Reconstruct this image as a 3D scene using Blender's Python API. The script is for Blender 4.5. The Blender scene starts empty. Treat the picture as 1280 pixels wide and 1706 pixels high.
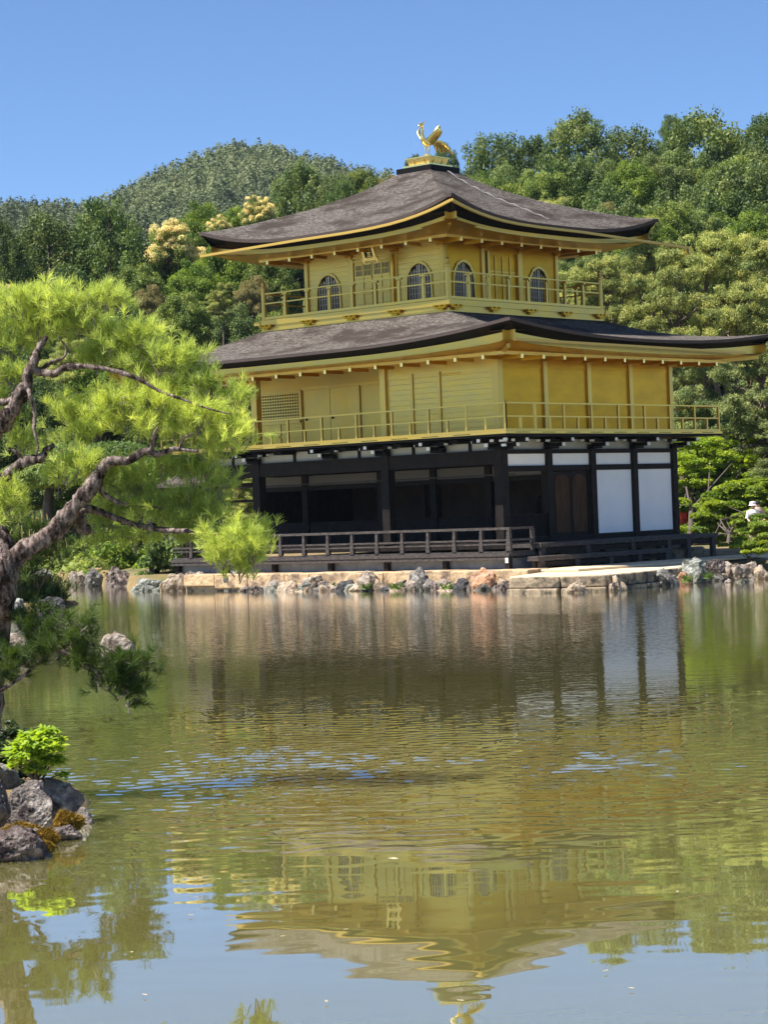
import bpy, math, random
import numpy as np
from mathutils import Vector, Matrix, noise as mnoise

# ---------------------------------------------------------------- camera, sky, sun, exposure
sc = bpy.context.scene
COL = sc.collection
CAM = np.array([39.7006, -49.9621, 2.243]); YAW, PITCH, ROLL, FPX = 0.7237, -0.0001, 0.0378, 3783.55
def cam_axes():
    fw = np.array([-math.sin(YAW)*math.cos(PITCH), math.cos(YAW)*math.cos(PITCH), math.sin(PITCH)])
    rt = np.array([math.cos(YAW), math.sin(YAW), 0]); up = np.cross(rt, fw)
    return fw, rt*math.cos(ROLL)-up*math.sin(ROLL), rt*math.sin(ROLL)+up*math.cos(ROLL)
FW, RT, UP = cam_axes()
cd = bpy.data.cameras.new('camera'); co = bpy.data.objects.new('camera', cd); COL.objects.link(co)
M = Matrix(((RT[0], UP[0], -FW[0], CAM[0]), (RT[1], UP[1], -FW[1], CAM[1]), (RT[2], UP[2], -FW[2], CAM[2]), (0, 0, 0, 1)))
co.matrix_world = M
cd.sensor_fit = 'VERTICAL'; cd.sensor_height = 24; cd.lens = FPX*24/1706
cd.clip_start = 0.5; cd.clip_end = 6000
sc.camera = co
SUN_EL, SUN_AZ = math.radians(59), math.radians(212)      # azimuth clockwise from +y (north)
w = bpy.data.worlds.new("World"); sc.world = w; w.use_nodes = True
nt = w.node_tree; bg = nt.nodes['Background']; sky = nt.nodes.new('ShaderNodeTexSky')
sky.sky_type = 'NISHITA'; sky.sun_disc = False; sky.sun_elevation = SUN_EL; sky.sun_rotation = SUN_AZ
sky.altitude = 3000; sky.air_density = 1.0; sky.dust_density = 0.0; sky.ozone_density = 8.0
nt.links.new(sky.outputs[0], bg.inputs[0]); bg.inputs[1].default_value = 0.082
ld = bpy.data.lights.new('sun', 'SUN'); ld.energy = 5.0; ld.angle = math.radians(0.5); ld.color = (1, 0.95, 0.86)
lo = bpy.data.objects.new('sun', ld); COL.objects.link(lo)
sd = Vector((math.sin(SUN_AZ)*math.cos(SUN_EL), math.cos(SUN_AZ)*math.cos(SUN_EL), math.sin(SUN_EL)))
lo.rotation_euler = sd.to_track_quat('Z', 'Y').to_euler(); lo.location = (0, 0, 60)
sc.view_settings.view_transform = 'Standard'; sc.view_settings.look = 'None'
sc.view_settings.exposure = 1.05; sc.view_settings.gamma = 1
sc.cycles.max_bounces = 8; sc.cycles.diffuse_bounces = 3; sc.cycles.glossy_bounces = 4
sc.cycles.transmission_bounces = 4; sc.cycles.transparent_max_bounces = 8
sc.cycles.sample_clamp_indirect = 6
sc.cycles.use_denoising = True

# ---------------------------------------------------------------- placing helpers
def ray(u, v): return FW + RT*(u-640)/FPX - UP*(v-853)/FPX
def onz(u, v, z=0.0):
    r = ray(u, v); return CAM + r*(z-CAM[2])/r[2]
def at(u, v, d): return CAM + ray(u, v)*d               # d = depth along the view
def cell(X, D): return CAM[:2] + np.array([math.cos(YAW), math.sin(YAW)])*X + np.array([-math.sin(YAW), math.cos(YAW)])*D
def XD(x, y):
    q = np.array([x, y]) - CAM[:2]
    return q @ np.array([math.cos(YAW), math.sin(YAW)]), q @ np.array([-math.sin(YAW), math.cos(YAW)])
WATER = 0.04

# ---------------------------------------------------------------- materials
MATS = {}
def mat(name, base, rough=0.6, metal=0.0, var=None, vscale=3.0, stretch=(1, 1, 1), bump=0.0, bscale=20.0, spec=None,
        trans=0.0, detail=6, var3=None, v3scale=0.6, inst=0.0, tint=False, planks=None, wave=None, blo=0.35, bhi=0.65):
    m = bpy.data.materials.new(name); m.use_nodes = True; MATS[name] = m
    n = m.node_tree.nodes; l = m.node_tree.links; b = n['Principled BSDF']; out = n['Material Output']
    b.inputs['Roughness'].default_value = rough; b.inputs['Metallic'].default_value = metal
    if spec is not None: b.inputs['Specular IOR Level'].default_value = spec
    tc = n.new('ShaderNodeTexCoord'); mp = n.new('ShaderNodeMapping'); mp.inputs['Scale'].default_value = stretch
    l.new(tc.outputs['Object'], mp.inputs[0])
    rgb = n.new('ShaderNodeRGB'); rgb.outputs[0].default_value = (*base, 1); cur = rgb.outputs[0]
    def mix(fac, col2, cur, mode='MIX'):
        x = n.new('ShaderNodeMix'); x.data_type = 'RGBA'; x.blend_type = mode
        l.new(fac, x.inputs[0]) if not isinstance(fac, (int, float)) else setattr(x.inputs[0], 'default_value', fac)
        l.new(cur, x.inputs[6])
        if isinstance(col2, tuple): x.inputs[7].default_value = (*col2, 1)
        else: l.new(col2, x.inputs[7])
        return x.outputs[2]
    def noise(scale, det=detail, lo=0.35, hi=0.65):
        t = n.new('ShaderNodeTexNoise'); t.inputs['Scale'].default_value = scale; t.inputs['Detail'].default_value = det
        t.inputs['Roughness'].default_value = 0.62
        l.new(mp.outputs[0], t.inputs[0]); r = n.new('ShaderNodeMapRange')
        r.inputs[1].default_value = lo; r.inputs[2].default_value = hi; l.new(t.outputs[0], r.inputs[0]); return t.outputs[0], r.outputs[0]
    if var: cur = mix(noise(vscale, detail, blo, bhi)[1], var, cur)
    if var3: cur = mix(noise(v3scale, 4, 0.48, 0.62)[1], var3, cur)
    if tint:
        a = n.new('ShaderNodeAttribute'); a.attribute_name = 'tint'
        h = n.new('ShaderNodeHueSaturation'); l.new(cur, h.inputs['Color'])
        r = n.new('ShaderNodeMapRange'); r.inputs[3].default_value = 0.55; r.inputs[4].default_value = 1.55; l.new(a.outputs['Fac'], r.inputs[0]); l.new(r.outputs[0], h.inputs['Value'])
        r2 = n.new('ShaderNodeMapRange'); r2.inputs[3].default_value = 0.522; r2.inputs[4].default_value = 0.478
        s = n.new('ShaderNodeVectorMath'); s.operation = 'DOT_PRODUCT'
        l.new(a.outputs['Fac'], r2.inputs[0]); l.new(r2.outputs[0], h.inputs['Hue']); cur = h.outputs[0]
    if inst:
        oi = n.new('ShaderNodeObjectInfo'); r = n.new('ShaderNodeMapRange'); r.inputs[3].default_value = 1-inst; r.inputs[4].default_value = 1+inst
        l.new(oi.outputs['Random'], r.inputs[0]); h = n.new('ShaderNodeHueSaturation'); l.new(cur, h.inputs['Color']); l.new(r.outputs[0], h.inputs['Value']); cur = h.outputs[0]
    l.new(cur, b.inputs['Base Color'])
    hsrc = None
    if planks:   # lines across an axis: (axis, spacing, depth)
        ax, sp, dp = planks
        sx = n.new('ShaderNodeSeparateXYZ'); l.new(tc.outputs['Object'], sx.inputs[0])
        mt = n.new('ShaderNodeMath'); mt.operation = 'PINGPONG'; mt.inputs[1].default_value = sp/2; l.new(sx.outputs[ax], mt.inputs[0])
        mr = n.new('ShaderNodeMapRange'); mr.inputs[1].default_value = 0; mr.inputs[2].default_value = sp*0.12; mr.inputs[4].default_value = dp
        l.new(mt.outputs[0], mr.inputs[0]); hsrc = mr.outputs[0]
    if bump:
        h = noise(bscale, 8)[0]; ml = n.new('ShaderNodeMath'); ml.operation = 'MULTIPLY'; ml.inputs[1].default_value = bump; l.new(h, ml.inputs[0])
        if hsrc:
            ad = n.new('ShaderNodeMath'); l.new(hsrc, ad.inputs[0]); l.new(ml.outputs[0], ad.inputs[1]); hsrc = ad.outputs[0]
        else: hsrc = ml.outputs[0]
    if hsrc:
        bp = n.new('ShaderNodeBump'); bp.inputs['Strength'].default_value = 1; bp.inputs['Distance'].default_value = 1
        l.new(hsrc, bp.inputs['Height']); l.new(bp.outputs[0], b.inputs['Normal'])
    if trans:
        tr = n.new('ShaderNodeBsdfTranslucent'); ms = n.new('ShaderNodeMixShader'); ms.inputs[0].default_value = trans
        g = n.new('ShaderNodeHueSaturation'); g.inputs['Value'].default_value = 1.5; g.inputs['Saturation'].default_value = 1.1; g.inputs['Hue'].default_value = 0.49
        l.new(cur, g.inputs['Color']); l.new(g.outputs[0], tr.inputs[0])
        l.new(b.outputs[0], ms.inputs[1]); l.new(tr.outputs[0], ms.inputs[2]); l.new(ms.outputs[0], out.inputs[0])
    return m

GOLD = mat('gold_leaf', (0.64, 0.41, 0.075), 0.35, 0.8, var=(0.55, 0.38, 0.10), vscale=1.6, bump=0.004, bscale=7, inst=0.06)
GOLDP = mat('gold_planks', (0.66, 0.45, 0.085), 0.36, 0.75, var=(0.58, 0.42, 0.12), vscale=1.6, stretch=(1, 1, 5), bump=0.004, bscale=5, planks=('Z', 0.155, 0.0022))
GOLDSH = mat('gold_shaded', (0.56, 0.285, 0.008), 0.32, 0.85, var=(0.44, 0.225, 0.008), vscale=1.0, stretch=(1, 1, 2.5), bump=0.005, bscale=3.5)  # deeper tone paints the shade and orange bounce of east walls and soffits
TRIMG = mat('gold_trim', (0.55, 0.36, 0.08), 0.5, 0.5)
GOLDB = mat('bright_gold', (0.95, 0.72, 0.25), 0.25, 0.9, bump=0.002, bscale=12)
SHING = mat('shingle', (0.030, 0.0245, 0.0215), 0.95, var=(0.195, 0.172, 0.155), vscale=8, stretch=(1, 1, 3.5), bump=0.05, bscale=9, var3=(0.052, 0.041, 0.036), v3scale=0.7, spec=0.05, detail=10, blo=0.33, bhi=0.70, planks=('Z', 0.075, 0.012))
EDGE = mat('shingle_edge', (0.045, 0.03, 0.026), 0.8, var=(0.075, 0.05, 0.045), vscale=3, stretch=(1, 1, 12), bump=0.02, bscale=20)
BLACKW = mat('black_lacquer', (0.006, 0.005, 0.005), 0.6, spec=0.12)
WOOD = mat('dark_timber', (0.010, 0.008, 0.007), 0.7, var=(0.022, 0.016, 0.013), vscale=5, bump=0.004, bscale=25, spec=0.15)
RAILW = mat('weathered_timber', (0.035, 0.029, 0.027), 0.75, var=(0.10, 0.085, 0.078), vscale=9, stretch=(1, 1, 3), bump=0.006, bscale=30, spec=0.2)
DOORW = mat('brown_door_wood', (0.040, 0.022, 0.013), 0.8, var=(0.10, 0.052, 0.028), vscale=2.5, stretch=(6, 6, 0.7), bump=0.004, bscale=12, spec=.1)
PLAST = mat('white_plaster', (0.93, 0.89, 0.84), 0.8, var=(0.86, 0.82, 0.77), vscale=1.3, detail=8, blo=.4, bhi=.75)
PLASTSH = mat('shaded_plaster', (0.42, 0.41, 0.37), 0.85, var=(0.36, 0.35, 0.31), vscale=2)  # white plaster under the balcony; its shade is put into the grey
TIP = mat('white_painted_tip', (0.75, 0.76, 0.76), 0.6)
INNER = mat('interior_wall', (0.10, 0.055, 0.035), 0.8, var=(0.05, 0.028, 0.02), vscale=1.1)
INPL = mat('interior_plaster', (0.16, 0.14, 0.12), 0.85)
PINK = mat('sandstone_coping', (0.50, 0.33, 0.18), 0.92, var=(0.62, 0.45, 0.27), vscale=4, bump=0.08, bscale=5, var3=(0.22, 0.15, 0.10), v3scale=2.4)
PLINTH = mat('blue_grey_stone', (0.16, 0.18, 0.19), 0.8, var=(0.28, 0.29, 0.29), vscale=2.5, bump=0.02, bscale=10)
TERR = mat('terrace_stone', (0.60, 0.46, 0.28), 0.9, var=(0.66, 0.54, 0.36), vscale=1.2, bump=0.02, bscale=8)
TERRF = mat('terrace_edge_stone', (0.24, 0.18, 0.12), 0.95, var=(0.42, 0.33, 0.22), vscale=5, bump=0.05, bscale=7, var3=(0.07, 0.06, 0.045), v3scale=2.6)
GROUND = mat('soil_and_moss', (0.26, 0.16, 0.07), 0.95, var=(0.07, 0.09, 0.025), vscale=0.35, bump=0.05, bscale=6, var3=(0.30, 0.20, 0.10), v3scale=0.5)
HILLM = mat('wooded_hillside', (0.035, 0.05, 0.022), 0.95, var=(0.06, 0.08, 0.03), vscale=0.03, bump=1.5, bscale=0.1)
BARK = mat('brown_bark', (0.07, 0.052, 0.042), 0.9, var=(0.14, 0.11, 0.09), vscale=4, stretch=(2, 2, 0.6), bump=0.05, bscale=10)
PBARK = mat('pine_bark', (0.10, 0.07, 0.06), 0.95, var=(0.42, 0.33, 0.29), vscale=16, stretch=(1.5, 1.5, 0.7), bump=0.05, bscale=24, var3=(0.03, 0.02, 0.018), v3scale=9, blo=.42, bhi=.64, spec=.1)
TWIG = mat('pale_twig', (0.20, 0.16, 0.14), 0.9)

def rockmat(name, a, b, c, s=5.5):
    return mat(name, a, 0.95, var=b, vscale=s, bump=0.12, bscale=9, var3=c, v3scale=s*0.6, blo=0.44, bhi=0.58, spec=0.15, detail=9)
ROCKS = {
 'grey': rockmat('grey_rock', (0.17, 0.155, 0.14), (0.36, 0.34, 0.31), (0.06, 0.055, 0.05)),
 'pink': rockmat('pink_rock', (0.29, 0.23, 0.18), (0.50, 0.43, 0.36), (0.10, 0.075, 0.06)),
 'tan': rockmat('tan_rock', (0.42, 0.32, 0.22), (0.60, 0.50, 0.40), (0.20, 0.14, 0.10)),
 'orange': rockmat('orange_rock', (0.46, 0.24, 0.13), (0.55, 0.38, 0.27), (0.28, 0.15, 0.09)),
 'green': rockmat('green_grey_rock', (0.20, 0.21, 0.18), (0.42, 0.42, 0.37), (0.07, 0.07, 0.055)),
 'dark': rockmat('dark_rock', (0.09, 0.085, 0.09), (0.17, 0.16, 0.165), (0.05, 0.05, 0.05)),
 'purple': rockmat('purple_rock', (0.12, 0.09, 0.08), (0.33, 0.27, 0.24), (0.04, 0.03, 0.03), 8),
 'near': rockmat('mottled_rock', (0.21, 0.175, 0.155), (0.54, 0.48, 0.42), (0.05, 0.04, 0.04), 7),
}
MOSS = mat('orange_moss', (0.20, 0.12, 0.02), 0.98, var=(0.50, 0.32, 0.06), vscale=22, bump=0.02, bscale=60, spec=.05)

def leafmat(name, a, b, trans=0.3, inst=0.18):
    return mat(name, a, 0.55, var=b, vscale=0.9, trans=trans, inst=inst, tint=True, spec=0.25, detail=2)
LEAF = {
 'olive': leafmat('olive_foliage', (0.119, 0.170, 0.037), (0.169, 0.217, 0.042)),
 'bright': leafmat('bright_foliage', (0.132, 0.207, 0.029), (0.207, 0.287, 0.040), 0.35),
 'maple': leafmat('maple_foliage', (0.170, 0.250, 0.025), (0.280, 0.360, 0.035), 0.42),
 'dark': leafmat('dark_foliage', (0.071, 0.122, 0.032), (0.125, 0.176, 0.043)),
 'conifer': leafmat('conifer_foliage', (0.107, 0.159, 0.048), (0.175, 0.214, 0.057)),
 'pine': leafmat('pine_foliage', (0.240, 0.286, 0.073), (0.352, 0.359, 0.094), 0.25),
 'bluepine': leafmat('blue_pine_foliage', (0.157, 0.201, 0.066), (0.245, 0.281, 0.090), 0.25),
 'cream': leafmat('cream_blossom', (0.74, 0.62, 0.24), (0.80, 0.71, 0.34), 0.3, 0.05),
 'rust': leafmat('rusty_foliage', (0.209, 0.185, 0.063), (0.254, 0.222, 0.079)),
}
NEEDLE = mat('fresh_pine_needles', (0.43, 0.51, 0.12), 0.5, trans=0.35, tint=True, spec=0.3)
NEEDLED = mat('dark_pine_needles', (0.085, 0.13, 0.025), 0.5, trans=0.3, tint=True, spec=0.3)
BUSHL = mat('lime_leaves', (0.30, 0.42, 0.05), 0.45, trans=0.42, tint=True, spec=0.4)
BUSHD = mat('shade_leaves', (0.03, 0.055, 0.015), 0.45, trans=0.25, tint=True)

# ---------------------------------------------------------------- mesh helpers
ORG = {}
def tag(o, label=None, cat=None, group=None, kind=None):
    if label: o['label'] = label
    if cat: o['category'] = cat
    if group: o['group'] = group
    if kind: o['kind'] = kind
    return o
def empty(name, loc=(0, 0, 0), label=None, cat=None, group=None, rz=0.0):
    o = bpy.data.objects.new(name, None); COL.objects.link(o); o.location = loc; o.rotation_euler = (0, 0, rz)
    o.empty_display_size = 0.3; ORG[o.name] = tuple(map(float, loc))
    return tag(o, label, cat, group)
class MB:
    def __init__(s): s.v = []; s.f = []; s.m = []; s.mi = 0
    def add(s, vs, fs):
        k = len(s.v); s.v += [tuple(map(float, p)) for p in vs]; s.f += [tuple(i+k for i in f) for f in fs]; s.m += [s.mi]*len(fs); return s
    def use(s, i): s.mi = i; return s
    def box(s, x0, x1, y0, y1, z0, z1):
        return s.add([(x0,y0,z0),(x1,y0,z0),(x1,y1,z0),(x0,y1,z0),(x0,y0,z1),(x1,y0,z1),(x1,y1,z1),(x0,y1,z1)],
                     [(0,3,2,1),(4,5,6,7),(0,1,5,4),(1,2,6,5),(2,3,7,6),(3,0,4,7)])
    def bar(s, a, b, w, h, upv=(0, 0, 1)):
        a = Vector(a); b = Vector(b); d = (b-a).normalized(); sd = d.cross(Vector(upv))
        if sd.length < 1e-4: sd = d.cross(Vector((1, 0, 0)))
        sd.normalize(); u = sd.cross(d); sd *= w/2; u *= h/2
        vs = [a-sd-u, a+sd-u, a+sd+u, a-sd+u, b-sd-u, b+sd-u, b+sd+u, b-sd+u]
        return s.add(vs, [(0,1,2,3),(7,6,5,4),(0,4,5,1),(1,5,6,2),(2,6,7,3),(3,7,4,0)])
    def tube(s, pts, rad, n=8, cap=True, rough=0.0, rng=None):
        pts = [Vector(p) for p in pts]; rings = []
        t0 = (pts[1]-pts[0]).normalized(); ref = Vector((0, 0, 1)) if abs(t0.z) < 0.9 else Vector((1, 0, 0))
        vs = []; 
        for i, p in enumerate(pts):
            t = (pts[min(i+1, len(pts)-1)]-pts[max(i-1, 0)]).normalized()
            a = t.cross(ref).normalized(); b = a.cross(t); ref = b*1.0 if b.length > 0 else ref
            r = rad[i] if hasattr(rad, '__len__') else rad
            for k in range(n):
                th = 2*math.pi*k/n; rr = r*(1+(rng.uniform(-rough, rough) if rng else 0))
                vs.append(p+(a*math.cos(th)+b*math.sin(th))*rr)
        fs = [(i*n+k, i*n+(k+1) % n, (i+1)*n+(k+1) % n, (i+1)*n+k) for i in range(len(pts)-1) for k in range(n)]
        if cap: fs += [tuple(range(n))[::-1], tuple((len(pts)-1)*n+k for k in range(n))]
        return s.add(vs, fs)
    def prism(s, outline, axis, a, b):
        """outline of (p,q) extruded along axis from a to b; axis 'x': (y,z), 'y': (x,z), 'z': (x,y)"""
        mk = {'x': lambda p, q, t: (t, p, q), 'y': lambda p, q, t: (p, t, q), 'z': lambda p, q, t: (p, q, t)}[axis]
        n = len(outline)
        vs = [mk(p, q, a) for p, q in outline]+[mk(p, q, b) for p, q in outline]
        return s.add(vs, [tuple(range(n)), tuple(range(2*n-1, n-1, -1))]+[(k, n+k, n+(k+1) % n, (k+1) % n) for k in range(n)])
    def grid(s, P, closed=False):
        R, C = len(P), len(P[0]); vs = [p for r in P for p in r]
        return s.add(vs, [(i*C+j, i*C+(j+1) % C, (i+1)*C+(j+1) % C, (i+1)*C+j) for i in range(R-1) for j in range(C if closed else C-1)])
    def lathe(s, c, prof, n=12):
        vs = [(c[0]+r*math.cos(2*math.pi*k/n), c[1]+r*math.sin(2*math.pi*k/n), c[2]+z) for r, z in prof for k in range(n)]
        return s.add(vs, [(i*n+k, i*n+(k+1) % n, (i+1)*n+(k+1) % n, (i+1)*n+k) for i in range(len(prof)-1) for k in range(n)])
    def build(s, name, mats, parent=None, smooth=False, label=None, cat=None, group=None, kind=None, org=None, bevel=0):
        me = bpy.data.meshes.new(name)
        v = s.v
        if org is None and parent is not None: org = ORG[parent.name]
        if org is not None:
            v = [(a-org[0], b-org[1], c-org[2]) for a, b, c in v]
        me.from_pydata(v, [], s.f)
        for m in (mats if isinstance(mats, (list, tuple)) else [mats]): me.materials.append(m)
        me.polygons.foreach_set('material_index', s.m)
        if smooth: me.polygons.foreach_set('use_smooth', [True]*len(s.f))
        me.update(); o = bpy.data.objects.new(name, me); COL.objects.link(o)
        if org is not None and parent is None: o.location = org
        if parent is not None: o.parent = parent
        ORG[o.name] = org or (0, 0, 0)
        if bevel:
            bv = o.modifiers.new('bevel', 'BEVEL'); bv.width = bevel; bv.segments = 2; bv.limit_method = 'ANGLE'
        return tag(o, label, cat, group, kind)

def np_mesh(name, V, F, matl, parent=None, tint=None, smooth=False, loc=None):
    """V (n,3), F (m,k) fixed k"""
    me = bpy.data.meshes.new(name); k = F.shape[1]
    me.vertices.add(len(V)); me.vertices.foreach_set('co', np.ascontiguousarray(V, dtype=np.float32).ravel())
    me.loops.add(F.size); me.loops.foreach_set('vertex_index', F.astype(np.int32).ravel())
    me.polygons.add(len(F)); me.polygons.foreach_set('loop_start', (np.arange(len(F))*k).astype(np.int32))
    me.polygons.foreach_set('loop_total', np.full(len(F), k, np.int32))
    for m in (matl if isinstance(matl, list) else [matl]): me.materials.append(m)
    if tint is not None:
        a = me.attributes.new('tint', 'FLOAT', 'POINT'); a.data.foreach_set('value', np.ascontiguousarray(tint, dtype=np.float32))
    me.update(calc_edges=True)
    if smooth: me.polygons.foreach_set('use_smooth', np.ones(len(F), bool))
    o = bpy.data.objects.new(name, me); COL.objects.link(o)
    if parent is not None: o.parent = parent
    if loc is not None: o.location = loc
    return o
def nrm(a): return a/np.maximum(np.linalg.norm(a, axis=-1, keepdims=True), 1e-9)
def leaves(R, P, N, size, asp=0.5, along=None):
    """rhombic leaves at P with normals N"""
    n = len(P); rnd = R.normal(size=(n, 3)) if along is None else along
    T = nrm(rnd-N*np.sum(rnd*N, 1, keepdims=True)); B = np.cross(N, T)
    s = (size*R.uniform(0.7, 1.3, n))[:, None]
    V = np.stack([P-T*s*.5, P+B*s*asp*.5+T*s*.05, P+T*s*.5, P-B*s*asp*.5+T*s*.05], 1).reshape(-1, 3)
    return V, np.arange(n*4).reshape(n, 4)
def clump_points(R, C, rad, n, flat=1.0, upper=-0.35):
    """points near the surface of clumps C (k,3) with radii rad (k,)"""
    k = len(C); idx = R.choice(k, n, p=rad**2/np.sum(rad**2)); d = nrm(R.normal(size=(n, 3)))
    d[:, 2] = np.where(d[:, 2] < upper, -d[:, 2], d[:, 2])
    rr = rad[idx]*R.uniform(0.55, 1.08, n)
    off = d*rr[:, None]; off[:, 2] *= flat
    N = d.copy(); N[:, 2] /= max(flat, .3); N = nrm(nrm(N)*0.9+np.array([0, 0, .15])+R.normal(size=(n, 3))*0.55)
    return C[idx]+off, N, idx

# ================================================================ the golden pavilion
B = 2.12; LX = 5.5*B; WY = 4*B; CX, CY = -LX/2, WY/2
PAV = empty('pavilion', (CX, CY, 0.5), 'three storey gold leafed pavilion with dark timber ground floor standing on the pond edge', 'pavilion')
def P(mb, name, mats, parent=None, **k): return mb.build(name, mats, parent or PAV, **k)
R_ = random.Random(5)

# ---- ground floor frame
COLX = [0, -2*B, -4.5*B, -LX]
found = P(MB().box(-LX-.2, .25, -.2, WY+.2, .5, .9), 'foundation', PLINTH)
floor1 = P(MB().box(-LX-.12, .12, -.12, WY+.12, 1.08, 1.26), 'floor', WOOD)
def col(x, y, z0=1.26, z1=3.9, r=.15, name='column', m=WOOD): P(MB().box(x-r, x+r, y-r, y+r, z0, z1), name, m, bevel=.02)
for x in COLX: col(x, 0)
for k in range(1, 5): col(0, k*B, r=.13)
for x in [-B*k for k in (1, 2, 3)]+[-4.5*B]: col(x, B, r=.12)
col(-LX, B); col(-LX, WY); col(-LX, 2*B)
# beams
for nm, bx in (('beam', (-LX-.16, .16, -.11, .11, 3.46, 3.86)), ('beam', (-.10, .10, .16, WY+.16, 3.74, 3.86)),
               ('beam', (-.09, .09, .16, WY+.1, 3.24, 3.40)), ('beam', (-.10, .10, .16, WY+.16, 1.27, 1.37)),
               ('beam', (-LX-.1, -LX+.1, .12, WY, 3.5, 3.86)), ('beam', (-LX+.1, -.1, B-.08, B+.08, 3.0, 3.14)),
               ('beam', (-LX-.16, .16, -.10, .10, 4.155, 4.2))):
    P(MB().box(*bx), nm, WOOD)
# plaster under the balcony, one panel per half bay with black struts between
xs = [0, -1, -2, -3, -4.5, -5.5]
for i in range(5):
    xa, xb = xs[i]*B, xs[i+1]*B; mid = (xa+xb)/2
    for a, b in ((xa-.14, mid+.05), (mid-.05, xb+.14)):
        P(MB().box(b, a, -.03, .03, 3.862, 4.154), 'plaster_panel', PLASTSH)
    P(MB().box(mid-.045, mid+.045, -.07, .07, 3.862, 4.153), 'strut', BLACKW)
    P(MB().box(mid-.5, mid+.1, -.45, -.07, 4.08, 4.16).box(mid-.12, mid+.12, -.75, -.45, 4.1, 4.17), 'bracket_arm', BLACKW)
for k in range(4):
    ya, yb = k*B, (k+1)*B
    P(MB().box(-.03, .03, ya+.14, yb-.14, 3.862, 4.154), 'plaster_panel', PLASTSH)
    P(MB().box(-.025, .035, ya+.13, yb-.13, 3.402, 3.738), 'plaster_panel', PLAST)
for k in (2, 3): P(MB().box(-.02, .04, k*B+.135, (k+1)*B-.135, 1.372, 3.238), 'plaster_panel', PLAST)
# bracket clusters with white painted tips
def cluster(x, y, dx, dy, corner=False):
    px, py = -dy, dx                                   # sideways
    def bb(mb, c0, c1, s0, s1, z0, z1):
        X = sorted((x+dx*c0+px*s0, x+dx*c1+px*s1)); Y = sorted((y+dy*c0+py*s0, y+dy*c1+py*s1)); return mb.box(X[0], X[1], Y[0], Y[1], z0, z1)
    m = MB()
    bb(m, .1, .30, -.22, .22, 3.87, 4.0); bb(m, .1, .62, -.07, .07, 3.93, 4.04); bb(m, .1, .95, -.06, .06, 4.06, 4.16)
    bb(m, .42, .58, -.55, .55, 4.05, 4.13); bb(m, .14, .28, -.62, .62, 4.06, 4.15)
    for s0 in (-.5, 0, .5): bb(m, .38, .62, s0-.09, s0+.09, 4.13, 4.17)
    m.use(1)
    bb(m, .62, .65, -.06, .06, 3.935, 4.035); bb(m, .95, .98, -.05, .05, 4.065, 4.155)
    for s0 in (-.585, .55): bb(m, .43, .57, s0, s0+.035, 4.06, 4.12)
    for s0 in (-.65, .62): bb(m, .15, .27, s0, s0+.03, 4.07, 4.14)
    P(m, 'bracket', [BLACKW, TIP])
for i in xs[:-1]: cluster(i*B, 0, 0, -1)
cluster(-LX, 0, 0, -1)
for k in range(5): cluster(0, k*B, 1, 0)
P(MB().box(.58, .68, -.68, -.58, 3.93, 4.0).box(.88, .97, -.97, -.88, 4.08, 4.15), 'bracket_corner', TIP)
# timber door pair on the east face, low slatted wall beside it
for s0 in (0, 1):
    y0 = B+.22+s0*.84; y1 = y0+.82
    out = [(y0, 1.38), (y1, 1.38), (y1, 3.22), (y0, 3.22)]
    d = P(MB().prism(out, 'x', -.03, .02), 'door', WOOD)
    ym = (y0+y1)/2; arch = [(y0+.08, 1.45), (y1-.08, 1.45), (y1-.08, 2.95)]+[(ym+(y1-.08-ym)*math.cos(t), 2.95+.18*math.sin(t)) for t in np.linspace(.1, math.pi-.1, 9)]+[(y0+.08, 2.95)]
    P(MB().prism(arch, 'x', .021, .045), 'door_panel', DOORW, d)
P(MB().box(-.06, .05, B+1.92, 2*B-.14, 1.372, 3.238), 'door_post', WOOD)
P(MB().box(-.04, .03, .16, B-.14, 1.372, 2.02), 'low_wall', WOOD)
lw = MB()
for k in range(22): lw.box(.032, .045, .2+k*.083, .225+k*.083, 1.39, 2.0)
P(lw, 'slats', BLACKW)
# interior: low wall line one bay in, dim back room
P(MB().box(-LX+.1, -.1, B-.04, B+.03, 1.262, 2.0), 'low_wall', WOOD)
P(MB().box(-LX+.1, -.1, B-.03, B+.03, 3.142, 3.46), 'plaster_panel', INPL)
for x in (-B, -2*B, -3*B, -4.5*B): P(MB().box(x-.1, x+.1, B-.1, B+.1, 3.146, 3.47), 'post_cap', WOOD)
P(MB().bar((-LX+.3, 1.0, 3.18), (-.3, 1.0, 3.18), .04, .04), 'hanging_rail', RAILW)
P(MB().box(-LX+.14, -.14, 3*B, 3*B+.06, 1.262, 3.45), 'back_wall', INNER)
P(MB().box(-LX+.14, -LX+.2, B+.1, 3*B, 1.262, 3.45), 'side_wall', WOOD)
P(MB().box(-.10, -.05, 2*B, WY-.1, 1.3, 3.5), 'inner_lining', WOOD)
P(MB().box(-LX+.12, -.12, .13, WY-.15, 3.48, 3.55), 'ceiling', WOOD)
P(MB().box(-LX-.05, -LX+.05, 2*B, WY, 1.3, 3.5), 'west_wall', WOOD)
P(MB().box(-LX, 0, WY-.05, WY+.05, 1.3, 4.15), 'north_wall', PLAST)
for x in (-2.6, -5.2, -7.9): P(MB().box(x-.35, x+.35, 3*B-.03, 3*B-.01, 1.9, 3.2), 'wall_painting', WOOD)
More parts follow.
